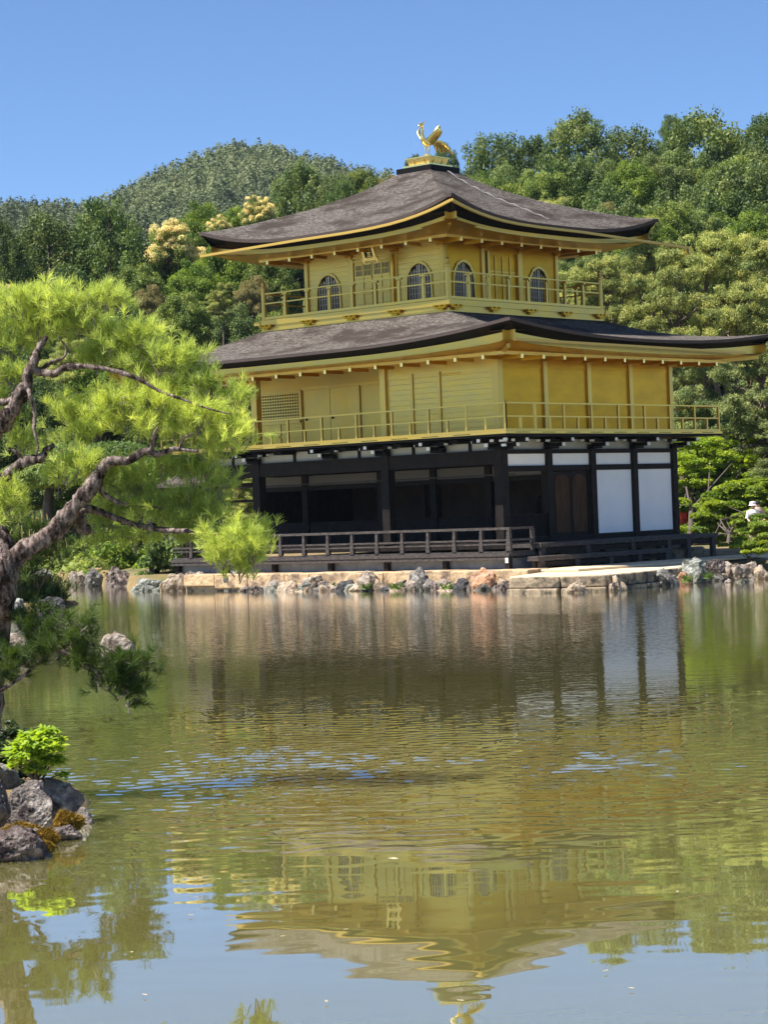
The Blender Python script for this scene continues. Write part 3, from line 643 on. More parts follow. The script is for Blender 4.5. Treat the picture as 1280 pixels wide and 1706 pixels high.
# ---- roof chain
ch = MB(); pa = Vector((CX+1.0, 4.9, 0)); 
def roofz_e(x):                               # east slope of the upper roof, mid line
    s = (R3-(x-CX))/(R3-.66); return 10.55+2.18*prof3(min(max(s, 0), 1))
CHAINM = mat('chain_metal', (.38, .36, .34), .6)
def chain(a, b):
    mm = MB(); n = 60
    for k in range(n):
        t = k/n; x = a[0]+(b[0]-a[0])*t; y = a[1]+(b[1]-a[1])*t; z = roofz_e(x)+.05+.03*math.sin(t*50)
        x2 = a[0]+(b[0]-a[0])*(t+.7/n); y2 = a[1]+(b[1]-a[1])*(t+.7/n); z2 = roofz_e(x2)+.05
        mm.bar((x, y, z), (x2, y2, z2), .028, .02)
    return mm
chain((CX+.75, 4.3), (CX+4.3, 4.72)).build('chain', CHAINM, org=(CX+2.5, 4.8, 11.5), label='thin pale chain lying down the right slope of the top roof', cat='chain')

# ---- seated statue inside
st = empty('statue', (-1.9, 4.6, 1.26), 'dark seated statue in the dim ground floor room beside the corner column', 'statue')
m = MB(); prof = [(0, 0), (.62, 0), (.62, .28), (.56, .3), (.6, .42), (.66, .52), (.5, .66), (.36, .8), (.36, 1.0), (.38, 1.12), (.28, 1.24), (.1, 1.30), (.10, 1.36), (.17, 1.42), (.19, 1.54), (.16, 1.66), (.08, 1.73), (0, 1.75)]
m.lathe((-1.9, 4.6, 1.30), prof, 14); m.build('figure', WOOD, st, smooth=True)
MB().box(-2.7, -1.1, 3.9, 5.3, 1.262, 1.31).build('base', WOOD, st)

# ================================================================ phoenix on the roof
ph = empty('phoenix_statue', (CX, CY, 13.19), 'bright gilded phoenix with raised wings and sweeping tail standing on the roof peak', 'statue')
def PH(x, y, z): return (CX+x, CY+y, 13.19+z)       # bird faces -y
m = MB().tube([PH(0, .26, .50), PH(0, .16, .49), PH(0, .02, .47), PH(0, -.12, .52), PH(0, -.20, .62), PH(0, -.21, .74), PH(0, -.19, .86), PH(0, -.20, .95), PH(0, -.23, 1.01), PH(0, -.29, 1.02), PH(0, -.35, .99), PH(0, -.40, .97)],
     [.03, .07, .10, .10, .072, .048, .042, .045, .065, .06, .03, .008], 12)
m.build('body', GOLDB, ph, smooth=True)
for s0 in (-1, 1):
    m = MB(); rows = []
    for i, t in enumerate(np.linspace(0, 1, 7)):       # raised wing, sickle shaped, with thickness
        cy_ = -.05+.22*t; cz = .52+.48*t**.9; cx_ = s0*(.08+.34*math.sin(t*1.7)); wd = .20*(1-t)**.5*(1+.6*t)+.012
        rows.append([PH(cx_-s0*.012, cy_-wd*.6, cz+.02), PH(cx_+s0*.02, cy_, cz-.02), PH(cx_+s0*.01, cy_+wd, cz-.10), PH(cx_-s0*.015, cy_+wd*.9, cz-.09), PH(cx_-s0*.02, cy_, cz)])
    m.grid(rows, closed=True); m.build('wing', GOLDB, ph, smooth=True)
    MB().tube([PH(s0*.07, .0, .42), PH(s0*.075, .02, .25), PH(s0*.07, -.02, .08), PH(s0*.07, -.03, .02)], [.035, .02, .016, .02], 8).build('leg', GOLDB, ph)
for k in range(7):
    a = (k-3)*.20; L_ = 1+.12*math.cos(a*3)
    m = MB(); rows = []
    for t in np.linspace(0, 1, 8):
        y = .2+.74*t*L_*math.cos(a*.7); z = .50+.26*math.sin(t*2.2)*(1-.4*abs(a))-.34*t*t-.03*k*t+.0; x = math.sin(a)*.55*t
        wv = .035+.065*math.sin(math.pi*min(t, .95))
        rows.append([PH(x-wv, y, z), PH(x, y, z+.014), PH(x+wv, y, z), PH(x, y, z-.010)])
    m.grid(rows, closed=True); m.build('tail_feather', GOLDB, ph, smooth=True)
m = MB()
for k in range(5): m.tube([PH((k-2)*.02, -.24, 1.04), PH((k-2)*.05, -.19+.02*k, 1.13)], [.016, .006], 5)
m.build('crest', GOLDB, ph)
MB().lathe(PH(0, 0, 0), [(0, .0), (.26, 0), (.24, .05), (.15, .09), (.1, .12), (0, .13)], 14).build('pedestal', GOLDB, ph, smooth=True)

# ================================================================ steps beside the east wall
def bench(name, x0, x1, y0, y1, z, legs, label, zg=.46, th=.13, m=None):
    b = empty(name, ((x0+x1)/2, (y0+y1)/2, zg), label, 'step')
    n = 3; wd = (x1-x0)/n
    MB().box(x0, x1, y0, y1, z-th, z).build('top', RAILW, b, bevel=.012)
    for y in legs:
        for x in (x0+.1, x1-.09): MB().box(x-.06, x+.06, y-.09, y+.09, zg, z-th-.002).build('leg', RAILW, b)
    for x in (x0+.1, x1-.09):
        for a, c2 in zip(legs[:-1], legs[1:]): MB().box(x-.035, x+.035, a+.092, c2-.092, z-th-.16, z-th-.03).build('stretcher', WOOD, b)
bench('timber_platform', .17, 1.42, -.14, 8.75, 1.215, [.0, 2.1, 4.3, 6.15, 7.2, 8.55], 'long weathered timber platform running along the foot of the white panelled wall')
bench('timber_step', 1.45, 1.85, -.85, 5.55, .865, [-.6, 1.0, 2.6, 4.0, 5.4], 'low narrow timber step in front of the long timber platform')
MB().tube([(.5, 6.2, .62), (.6, 9.0, .60)], [.2, .22], 10).build('stone_slab', TERRF, org=(.5, 7.5, .5), label='long pale stone sill lying under the end of the timber platform', cat='stone')

# ================================================================ water
wm = bpy.data.materials.new('pond_water'); wm.use_nodes = True
n = wm.node_tree.nodes; l = wm.node_tree.links; b = n['Principled BSDF']
b.inputs['Base Color'].default_value = (0.205, 0.188, 0.060, 1); b.inputs['Roughness'].default_value = 0.02; b.inputs['IOR'].default_value = 1.85
b.inputs['Coat Weight'].default_value = 1.0; b.inputs['Coat IOR'].default_value = 1.8; b.inputs['Coat Roughness'].default_value = 0.01
b.inputs['Subsurface Weight'].default_value = 1.0; b.inputs['Subsurface Radius'].default_value = (1, 1, .6); b.inputs['Subsurface Scale'].default_value = 2.2
tc = n.new('ShaderNodeTexCoord')
# coordinates turned so that y runs away from the near bank (wind direction)
rot = n.new('ShaderNodeMapping'); rot.inputs['Rotation'].default_value = (0, 0, -YAW)
sh = n.new('ShaderNodeMapping'); sh.inputs['Location'].default_value = (-CAM[0], -CAM[1], 0)
l.new(tc.outputs['Object'], sh.inputs[0]); l.new(sh.outputs[0], rot.inputs[0])
sp = n.new('ShaderNodeSeparateXYZ'); l.new(rot.outputs[0], sp.inputs[0])
def wn(scale, st, det=3, rough=.5):
    mp = n.new('ShaderNodeMapping'); mp.inputs['Scale'].default_value = st; l.new(rot.outputs[0], mp.inputs[0])
    t = n.new('ShaderNodeTexNoise'); t.inputs['Scale'].default_value = scale; t.inputs['Detail'].default_value = det; t.inputs['Roughness'].default_value = rough
    l.new(mp.outputs[0], t.inputs[0]); return t.outputs[0]
def mth(op, a, c2=None, cl=False):
    m = n.new('ShaderNodeMath'); m.operation = op; m.use_clamp = cl
    for i, x in enumerate((a, c2)):
        if x is None: continue
        if isinstance(x, (int, float)): m.inputs[i].default_value = x
        else: l.new(x, m.inputs[i])
    return m.outputs[0]
def mr(x, a, b_, c2=0., d=1.):
    r = n.new('ShaderNodeMapRange'); r.interpolation_type = 'SMOOTHSTEP'; r.inputs[1].default_value = a; r.inputs[2].default_value = b_; r.inputs[3].default_value = c2; r.inputs[4].default_value = d
    l.new(x, r.inputs[0]); return r.outputs[0]
patch = wn(.12, (1, 1, 1), 2)                                # gusts of wind
dist = mth('ADD', sp.outputs[1], mth('MULTIPLY', mth('SUBTRACT', wn(.25, (1, 1, 1), 3), .5), 7.0))
gust = mth('MULTIPLY', mr(dist, 16.2, 18.2), mr(dist, 24.5, 20.5))            # ruffled belt
gust2 = mth('MULTIPLY', gust, mr(patch, .40, .62, .35, 1.0))
far = mr(dist, 24, 40, .0, 1.0)
h1 = mth('MULTIPLY', wn(4.5, (1, 1.5, 1), 3), mth('MULTIPLY', mr(dist, 58, 44, .3, 1.0), mth('MULTIPLY', far, .0075)))
h3 = mth('MULTIPLY', wn(13, (1, 1.3, 1), 2), mth('MULTIPLY', far, .0009))
hh = mth('ADD', h1, h3)
bp = n.new('ShaderNodeBump'); bp.inputs['Distance'].default_value = 1; bp.inputs['Strength'].default_value = 1
l.new(hh, bp.inputs['Height']); l.new(bp.outputs[0], b.inputs['Normal']); l.new(bp.outputs[0], b.inputs['Coat Normal'])
# real ripples on the near water; calm sheet beyond
RW = np.random.RandomState(12)
def vnoise(X, Y, sc_, seed):
    r0 = np.random.RandomState(seed); G = r0.uniform(0, 1, (64, 64)); x = X*sc_+100; y = Y*sc_+100; xi = np.floor(x).astype(int); yi = np.floor(y).astype(int); fx = x-xi; fy = y-yi; fx = fx*fx*(3-2*fx); fy = fy*fy*(3-2*fy)
    g = lambda i, j: G[i % 64, j % 64]
    return (g(xi, yi)*(1-fx)+g(xi+1, yi)*fx)*(1-fy)+(g(xi, yi+1)*(1-fx)+g(xi+1, yi+1)*fx)*fy
def waves(X, Y, n_, l0, l1, slope, spread, seed):
    r0 = np.random.RandomState(seed); h = np.zeros_like(X)
    for i in range(n_):
        lam = math.exp(r0.uniform(math.log(l0), math.log(l1))); th = r0.normal()*spread; k = 2*math.pi/lam; h += math.sqrt(2/n_)*slope/k*np.sin(k*(math.sin(th)*X+math.cos(th)*Y)+r0.uniform(0, 6.28))
    return h
vy = np.concatenate([np.linspace(1800, 1130, 760), np.linspace(1126, 1060, 30)]); Dg = CAM[2]*FPX/(vy-853.0)
ug = np.linspace(-160, 1440, 620)
DD, UU = np.meshgrid(Dg, ug, indexing='ij'); XX = (UU-640)/FPX*DD
gl_ = lambda u, v, su, sv: np.exp(-((UU-u)/su)**2-(((CAM[2]*FPX/DD+853)-v)/sv)**2)
bumpy = .35+.65*vnoise(XX, DD, 1.1, 5)+.5*vnoise(XX, DD, 3.0, 6)-.25
mask = 1.0*gl_(310, 1285, 280, 48)+.55*gl_(560, 1270, 200, 40)+.85*gl_(1000, 1305, 190, 34)+.5*gl_(800, 1285, 260, 30)+.35*gl_(1210, 1290, 120, 40)+.25*gl_(640, 1190, 900, 60)
rip = .12+.20*gl_(700, 1370, 450, 40)
calm = np.clip((CAM[2]*FPX/DD+853-1365)/120, 0, 1)
fade = np.clip((34.5-DD)/6, 0, 1)*np.clip((UU+160)/120, 0, 1)*np.clip((1440-UU)/120, 0, 1)
H = waves(XX, DD, 34, .09, .26, 1.0, .55, 1)*np.clip(mask*bumpy, 0, 1.1)*.095
H += waves(XX, DD, 24, .15, .45, 1.0, .35, 2)*rip*(1-calm*.70)*.034*(.5+vnoise(XX, DD, .8, 9))
H += waves(XX, DD, 16, .5, 1.6, 1.0, .5, 3)*.0015
H *= fade
PX = CAM[0]+math.cos(YAW)*XX-math.sin(YAW)*DD; PY = CAM[1]+math.sin(YAW)*XX+math.cos(YAW)*DD
Vw = np.stack([PX, PY, WATER+H], 2).reshape(-1, 3); nr_, nc_ = DD.shape; ii = (np.arange(nr_-1)[:, None]*nc_+np.arange(nc_-1)[None]).ravel()
Fw = np.stack([ii, ii+1, ii+nc_+1, ii+nc_], 1)
# flat remainder joined to the rim of the rippled sheet
def rimpt(i, j): return i*nc_+j
ext = []; base_ = len(Vw)
o_ = [cell(-160, -30), cell(160, -30), cell(160, 96), cell(-160, 96)]
c00, c01, c11, c10 = rimpt(0, 0), rimpt(0, nc_-1), rimpt(nr_-1, nc_-1), rimpt(nr_-1, 0)
Vw = np.concatenate([Vw, np.array([(p[0], p[1], WATER) for p in o_])]); Vw[[c00, c01, c11, c10], 2] = WATER
Fw = np.concatenate([Fw, np.array([(base_, base_+1, c01, c00), (base_+1, base_+2, c11, c01), (base_+2, base_+3, c10, c11), (base_+3, base_, c00, c10)])])
tag(np_mesh('pond_water', Vw, Fw, wm, smooth=True), kind='structure')

# ================================================================ ground
def sstep(x, a, b_): t = min(max((x-a)/(b_-a), 0), 1); return t*t*(3-2*t)
SHU = [-900, -200, 0, 120, 215, 300, 420, 840, 850, 1000, 1150, 1290, 1800, 2600]
SHD = [100, 96, 90, 85.5, 75, 74, 72, 66, 64.5, 63.2, 65.6, 65.4, 70, 82]
def shore_d(u): return float(np.interp(u, SHU, SHD))
def hnoise(x, y): return math.sin(x*.31+1.3)*math.cos(y*.27)+.5*math.sin(x*.83+y*.61)+.3*math.sin(x*1.9-y*1.3)
def terr_xd(X, D):
    u = 640+FPX*X/max(D, 30)
    sd_ = shore_d(u); t = D-sd_
    z = -1.2+1.62*sstep(t, -1.2, .5)
    z += .18*sstep(t, .5, 8)
    s = max(D-(88 if u > 300 else 94), 0)
    z += .05*min(s, 8)+ (4.5*sstep(D, 92, 120) + 7*sstep(D, 118, 165) if u > 700 else (3.5*sstep(D, 98, 128)+8*sstep(D, 122, 175)))*1.0 if s > 0 else 0
    if D > 86: z += .25*hnoise(X, D)*min((D-86)/10, 1)
    return z
def terr(x, y):
    X, D = XD(x, y); return terr_xd(X, D)
us = np.concatenate([np.linspace(-1500, 2900, 150)])
Ds = np.concatenate([np.linspace(56, 100, 90), np.linspace(101, 180, 50), np.linspace(190, 1500, 24)])
# smooth the join of the two slopes across u=700 by sampling both
def terr_s(X, D):
    u = 640+FPX*X/max(D, 30)
    return terr_xd(X, D)
rows = []
for D in Ds:
    rows.append([(*cell((u-640)/FPX*D, D), terr_s((u-640)/FPX*D, D) if D < 181 else terr_s((u-640)/FPX*181, 181)-(D-181)*.01) for u in us])
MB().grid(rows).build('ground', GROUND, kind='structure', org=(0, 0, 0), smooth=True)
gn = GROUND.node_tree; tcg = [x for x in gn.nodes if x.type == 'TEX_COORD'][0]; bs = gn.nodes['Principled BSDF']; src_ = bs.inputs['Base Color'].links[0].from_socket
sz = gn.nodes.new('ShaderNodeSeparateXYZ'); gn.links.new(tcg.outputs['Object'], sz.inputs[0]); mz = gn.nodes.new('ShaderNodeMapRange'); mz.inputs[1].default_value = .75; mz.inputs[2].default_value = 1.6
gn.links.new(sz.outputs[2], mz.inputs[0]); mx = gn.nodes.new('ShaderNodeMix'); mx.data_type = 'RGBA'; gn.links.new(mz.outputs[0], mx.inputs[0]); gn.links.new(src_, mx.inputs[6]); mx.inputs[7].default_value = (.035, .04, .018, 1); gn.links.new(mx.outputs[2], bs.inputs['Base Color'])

# ================================================================ stone banks
def wobble(R, a, s): return a+R.uniform(-s, s)
rr = random.Random(11)
# front bank under the veranda: dressed coping with rubble foot
m = MB(); xq = -11.0
em = empty('stone_bank', (-4, -1.9, 0), 'pale orange stone bank running along the water below the veranda railing', 'bank')
while xq < 2.0:
    wq = rr.uniform(.9, 1.9); x2 = min(xq+wq, 2.35)
    yo = rr.uniform(-.04, .04)
    MB().box(xq+.004, x2-.004, -2.0+yo, -1.0, .15+rr.uniform(-.05, .05), .55+rr.uniform(-.02, .015)).build('coping_block', PINK, em, bevel=.03)
    xq = x2
MB().box(-11, 2.3, -1.9, -1.05, -.6, .18).build('footing', TERRF, em)
def stone_mesh(R, c, r, seed, sub=3, rough=.5, flatb=.35):
    """irregular boulder: noise-displaced, faceted by random cutting planes"""
    import bmesh
    bm = bmesh.new(); bmesh.ops.create_icosphere(bm, subdivisions=sub, radius=1)
    rs = np.random.RandomState(seed); V = np.array([v.co for v in bm.verts])
    for _ in range(12):
        nn = nrm(rs.normal(size=3)); dd = rs.uniform(.5, .85); k = V@nn-dd; V = V-np.outer(np.where(k > 0, k*.88, 0), nn)
    ph_ = rs.uniform(0, 6, (7, 3)); fr_ = rs.uniform(1.5, 7, (7, 3))
    dsp = sum(np.sin(V@np.diag(fr_[i])@np.ones(3)+ph_[i, 0])*np.cos(V[:, i % 3]*fr_[i, 1]+ph_[i, 1])*(.5/(1+i*.5)) for i in range(7))
    V = V*(1+rough*.35*dsp[:, None]); V = V+rs.normal(size=V.shape)*.012
    off_ = Vector(rs.uniform(-50, 50, 3)); nv = nrm(V)
    rg = np.array([mnoise.ridged_multi_fractal(Vector(p)*2.1+off_, 1.0, 2.1, 5, 1.0, 2.0) for p in V])
    fn = np.array([mnoise.fractal(Vector(p)*5.5+off_, 1.0, 2.0, 4) for p in V])
    V = V+nv*((rg-rg.mean())*.085+fn*.05)[:, None]*rough*2
    V[:, 2] = np.maximum(V[:, 2], -flatb*1.2)
    V = V*np.array(r)
    F = [tuple(v.index for v in f.verts) for f in bm.faces]; bm.free()
    return V, F
def boulder(u, v, wpx, hpx, kind, label, depth_f=.8, name='boulder', seed=None, zbase=WATER, group=None, sub=4, cat='rock'):
    """u,v: where its foot meets the water/ground; wpx,hpx: apparent size"""
    q = onz(u, v, zbase); front = False
    if zbase == WATER and 405 < u < 850: t_ = (-2.12-wpx*.3*67/FPX-CAM[1])/ray(u, v)[1]; q = CAM+ray(u, v)*t_; q[2] = WATER; front = True
    elif zbase == WATER and 850 <= u < 1135:
        De = float(np.interp(u, [849, 935, 1012, 1070, 1128], [59.0, 57.3, 57.2, 58.5, 60.4])) - .32-wpx*.25*60/FPX
        q = at(u, v, De); q[2] = WATER; front = True
    d = (q-CAM)@FW; wd = wpx*d/FPX; h = hpx*d/FPX
    s = seed if seed is not None else int(u*7+v)
    V, F = stone_mesh(None, None, (wd*.62, wd*.62*depth_f, h*.60), s, sub)
    V[:, 2] -= V[:, 2].min(); V[:, 2] *= (h+.18)/V[:, 2].max(); V[:, 2] -= .18
    # turn so that its width faces the pond
    c_, s_ = math.cos(YAW), math.sin(YAW); V = np.stack([V[:, 0]*c_-V[:, 1]*s_, V[:, 0]*s_+V[:, 1]*c_, V[:, 2]], 1)
    m = MB(); m.v = [tuple(p) for p in V]; m.f = F; m.m = [0]*len(F)
    o = m.build(name, ROCKS[kind], label=label, cat=cat, group=group, smooth=False)
    back = 0 if front else (wd*.62*depth_f)*.6
    o.location = (q[0]-math.sin(YAW)*back, q[1]+math.cos(YAW)*back, zbase); ORG[o.name] = tuple(o.location)
    return o
BOULD = [
 (130, 976, 28, 26, 'pink', 'pale pinkish rock at the far left shore, smaller neighbour of the square one'),
 (152, 977, 30, 32, 'grey', 'squarish grey rock on the far left shore below the leaning trunks'),
 (198, 977, 46, 34, 'purple', 'wide brownish sloping rock on the left shore below the twisted trunk'),
 (246, 985, 50, 22, 'green', 'low smooth greenish grey rock at the left corner of the bank'),
 (288, 985, 40, 30, 'tan', 'tan rock with a grass tuft left of the upright pinkish rock'),
 (328, 984, 38, 34, 'pink', 'upright pinkish tan rock under the left end of the veranda'),
 (362, 983, 22, 24, 'orange', 'small reddish stone packed beside the upright pinkish rock'),
 (398, 984, 44, 38, 'grey', 'tall grey rock under the hanging pine branch tip'),
 (430, 984, 26, 10, 'dark', 'tiny dark stone at the foot of the bank beside the tall grey rock'),
 (520, 983, 34, 26, 'pink', 'grey pink rock built into the bank, first right of the pine tip'),
 (548, 984, 26, 16, 'grey', 'low grey stone between two rocks built into the bank'),
 (578, 984, 16, 10, 'tan', 'pale small stone at the water left of the lumpy pinkish rock'),
 (592, 966, 24, 10, 'orange', 'reddish flat stone set in the bank beside the lumpy pinkish rock'),
 (614, 983, 42, 34, 'pink', 'lumpy pinkish rock rising above the bank left of the grey pointed rock'),
 (640, 984, 28, 8, 'dark', 'dark low stones at the waterline right of the lumpy pinkish rock'),
 (703, 982, 34, 40, 'grey', 'rounded grey rock with a dark notch standing against the bank'),
 (728, 984, 30, 7, 'green', 'low mossy stone between the notched grey rock and the dark wet rock'),
 (768, 989, 34, 20, 'dark', 'small dark wet rock in the water before the orange rock'),
 (808, 983, 38, 38, 'orange', 'rounded orange rock at the corner of the bank below the veranda end'),
 (835, 985, 26, 10, 'pink', 'low pink stone wedged right of the rounded orange rock'),
 (960, 986, 36, 24, 'tan', 'cream coloured rock in the water in front of the terrace'),
 (1028, 981, 40, 26, 'tan', 'blocky tan rock in the water right of the cream coloured rock'),
 (1110, 974, 48, 30, 'grey', 'grey square rock at the right end of the terrace edge'),
 (1142, 974, 22, 28, 'orange', 'small yellowish stone between the square grey rock and the big mottled rock'),
 (1163, 971, 52, 54, 'green', 'large mottled grey green rock, tallest on the right shore'),
 (1188, 968, 30, 28, 'grey', 'small pale rock leaning on the tallest mottled rock'),
 (1196, 944, 26, 18, 'purple', 'round purplish stone lying behind the pale leaning rock'),
 (1212, 967, 34, 40, 'pink', 'pinkish rock right of the round purplish stone'),
 (1242, 966, 44, 38, 'pink', 'broad grey pink rock under the clipped shrub on the right shore'),
 (1272, 965, 26, 30, 'tan', 'square pale stone at the right border beyond the broad grey pink rock'),
 (1310, 964, 60, 34, 'grey', 'grey rock on the right shore past the square pale stone'),
 (1366, 965, 56, 30, 'pink', 'pinkish rock farthest right along the shore'),
 (192, 1080, 56, 28, 'pink', 'low pinkish rock alone in the open water'),
 (18, 1088, 60, 34, 'pink', 'pale rock in the water behind the near pine trunk'),
 (25, 1030, 40, 34, 'green', 'grey rock behind the trunk at the foot of the small pines'),
 (80, 1012, 50, 18, 'dark', 'dark rock under the low pine shrub with candle shoots'),
 (60, 972, 44, 24, 'grey', 'grey rock beyond the low pine shrub on the left shore'),
 (1222, 905, 40, 6, 'tan', 'flat light stone on the soil behind the small maple'),
]
for i, (u, v, a, h, k, lb) in enumerate(BOULD):
    if u > 1140: h *= .8; a *= 1.1
    boulder(u, v, a, h, k, lb, seed=40+i, zbase=WATER if v > 950 else .45)
# rubble along the foot of the bank
rub = []
for k in range(60):
    u = rr.uniform(430, 850); rub.append((u, 983+ (u-600)*.004+rr.uniform(-1, 2), rr.uniform(16, 44), rr.uniform(8, 20)))
for k, (u, v, a, h) in enumerate(rub):
    boulder(u, v, a, h, rr.choice(['tan', 'pink', 'grey', 'dark', 'green', 'grey', 'purple']), 'small rubble stone at the foot of the pale orange bank', seed=200+k, group='rubble stones along the bank', sub=3, cat='stone', name='rubble_stone')
for k in range(16):
    u = rr.uniform(100, 420) if k < 8 else rr.uniform(1120, 1290); v = (983 if u > 215 else 976) if u < 500 else 969
    boulder(u, v+rr.uniform(-1, 2), rr.uniform(12, 24), rr.uniform(6, 14), rr.choice(['grey', 'pink', 'dark', 'green']), 'small loose stone between the shore boulders', seed=300+k, group='loose stones between shore boulders', sub=3, cat='stone', name='shore_stone')

# east terrace: dressed stone platform stepping into the water
TE = [(u, v) for u, v in ((849, 961), (935, 959.5), (1012, 957), (1070, 952), (1128, 946), (1160, 940), (1215, 930), (1300, 929))]
tp = [onz(u, v, .46) for u, v in TE]
back = [(8, 12), (4, 16), (.25, 14), (.25, -.2), (1.6, -1.9)]
outl = [(p[0], p[1]) for p in tp]+[(9, 13), (6, 16), (.27, 15), (.27, -1.0), (2.3, -1.0)]
te = empty('stone_terrace', (3, 2, 0), 'broad sunlit stone terrace between the timber steps and the pond', 'terrace')
m = MB().prism(outl, 'z', .30, .462); m.build('paving', TERR, te, bevel=.02)
for a, c2 in zip(tp[:-1], tp[1:]):
    a = np.array(a); c2 = np.array(c2); L_ = np.linalg.norm((c2-a)[:2]); nb = max(1, int(L_/1.1)); dr_ = (c2-a)/nb; nx = nrm(np.array([dr_[1], -dr_[0], 0]))
    for k in range(nb):
        p0 = a+dr_*k+dr_*.012; p1 = a+dr_*(k+1)-dr_*.012; o_ = nx*rr.uniform(.0, .06); i_ = -nx*.35
        for z0, z1, ex in ((.16, .445, .02), (-.5, .15, .10+rr.uniform(0, .08))):
            e_ = nx*ex
            vs = [p0+o_+e_, p1+o_+e_, p1+i_, p0+i_]
            MB().add([(q[0], q[1], z) for z in (z0, z1) for q in vs], [(0,3,2,1),(4,5,6,7),(0,1,5,4),(1,2,6,5),(2,3,7,6),(3,0,4,7)]).build('edge_stone', TERRF, te, bevel=.03)
MB().box(1.9, 3.6, -1.4, 13.5, .464, .53).build('raised_path', TERR, te, bevel=.015)

# ================================================================ trees
def limb_path(R, p0, p1, n=5, wob=.12):
    p0 = np.array(p0, float); p1 = np.array(p1, float); L_ = np.linalg.norm(p1-p0)
    pts = [p0+(p1-p0)*t+R.normal(size=3)*wob*L_*math.sin(math.pi*t)*.6 for t in np.linspace(0, 1, n)]
    return pts
def trunk_mesh(name, R, h, r0, limbs, bark, parent, lean=0.0, split=None):
    m = MB(); top = np.array([R.normal()*lean*h, R.normal()*lean*h, h]); path = [np.array([0, 0, -16.])]+limb_path(R, (0, 0, -.6), top, 7, .05)
    rad = [r0*(1.25 if i == 0 else 1)*(1-.8*i/7)+.01 for i in range(8)]
    m.tube(path, rad, 8)
    for (t, tip, r) in limbs:
        k = 1+t*6; i = int(min(k, 6)); base = path[i]+(path[i+1]-path[i])*(k-i)
        pp = limb_path(R, base, tip, 5, .15); m.tube(pp, [r*(1-.75*j/4)+.006 for j in range(5)], 6)
        for q in range(2):
            j = R.randint(1, 4); e_ = pp[j]+R.normal(size=3)*np.linalg.norm(pp[-1]-pp[0])*.3; m.tube(limb_path(R, pp[j], e_, 4, .1), [r*.4, r*.3, r*.2, r*.08], 5)
    return m.build(name, bark, parent, smooth=True)
def make_tree(kind, seed, leaf, name, hgt=10.0, n=24000):
    """a tree of height 10 at the origin: Empty > trunk, crown"""
    R = np.random.RandomState(seed); root = empty(name); bark = BARK; C = []; rad = []; limbs = []
    H = hgt; size = .2; flat = 1.0; upper = -.35; asp = .6
    if kind == 'broad':
        K = 170
        for k in range(K):
            d = nrm(R.normal(size=3)); d[2] = abs(d[2])*1.15-.25; f = R.uniform(.45, 1.08)
            c = np.array([d[0]*3.2*f, d[1]*3.2*f, 5.9+d[2]*3.4*f]); C.append(c); rad.append(R.uniform(.30, .85))
        flat = .85; size = .17; r0 = .25
        for k in range(12): limbs.append((R.uniform(.3, .8), C[k*3]*.9+np.array([0, 0, .3]), .10))
    elif kind == 'conifer':                        # cypress / cedar: tapering, ragged tiers
        z = 1.6
        while z < 9.6:
            rr_ = 2.6*max(0, 1-(max(z-3.2, 0)/6.9)**1.9)**.62*(.75+.25*min(z/4, 1))+.15; nb = int(8+rr_*9)
            for k in range(nb):
                a = R.uniform(0, 6.28); f = rr_*math.sqrt(R.uniform(.12, 1.15)); C.append(np.array([math.cos(a)*f, math.sin(a)*f, z+R.uniform(-.45, .45)-f*.10])); rad.append(R.uniform(.18, .50)*(.6+.4*rr_/2))
            z += R.uniform(.42, .62)
        for q in range(14): a = R.uniform(0, 6.28); f = R.uniform(.2, 2.2); C.append(np.array([math.cos(a)*f, math.sin(a)*f, 9.9-f*.75+R.uniform(-.5, .35)])); rad.append(R.uniform(.2, .4))
        flat = 1.1; size = .16; r0 = .2; asp = .5; upper = -.8
        for k in range(30): q_ = (k*7) % len(C); limbs.append((min(.95, C[q_][2]/10), C[q_], .045))
    elif kind == 'pine':                           # flat clouds of needles on bare limbs
        for k in range(38):
            z = R.uniform(3.6, 9.6); rr_ = 3.3*math.sqrt(max(.05, 1-((z-6)/4.2)**2)); a = R.uniform(0, 6.28); f = rr_*R.uniform(.15, 1.0); cc_ = np.array([math.cos(a)*f, math.sin(a)*f, z]); pr = R.uniform(.6, 1.25)
            C.append(cc_); rad.append(pr*.5)
            for q in range(6): C.append(cc_+R.normal(size=3)*np.array([.6, .6, .16])*pr); rad.append(pr*R.uniform(.22, .5))
        flat = .5; size = .19; asp = .26; upper = -.25; r0 = .24; bark = PBARKT
        for k in range(0, 266, 14): limbs.append((min(.95, (C[k][2]-.6)/10), C[k]-np.array([0, 0, .2]), .09))
    elif kind == 'maple':
        for k in range(44):
            z = R.uniform(2.4, 9.3); rr_ = 4.2*math.sqrt(max(.08, 1-((z-5)/5.2)**2)); a = R.uniform(0, 6.28); f = rr_*R.uniform(.3, 1.0); cc_ = np.array([math.cos(a)*f, math.sin(a)*f, z]); pr = R.uniform(.7, 1.3)
            for q in range(5): C.append(cc_+R.normal(size=3)*np.array([.6, .6, .12])*pr); rad.append(pr*R.uniform(.3, .6))
        flat = .4; size = .2; asp = .62; upper = -.2; r0 = .2
        for k in range(0, 220, 17): limbs.append((R.uniform(.15, .6), C[k]-np.array([0, 0, .1]), .08))
    C = np.array(C); rad = np.array(rad)
    Pn, N, idx = clump_points(R, C, rad, n, flat, upper)
    # fine ragged fringe
    Pn += R.normal(size=Pn.shape)*.09
    V, F = leaves(R, Pn, N, size*hgt/10*(1.0), asp)
    tc_ = R.uniform(.15, .85, len(C))[idx]; tt = np.clip(tc_+R.uniform(-.22, .22, len(idx)), 0, 1)
    trunk_mesh('trunk', R, (9.2 if kind != 'broad' else 7.4), r0, limbs, bark, root, .012 if kind != 'pine' else .04)
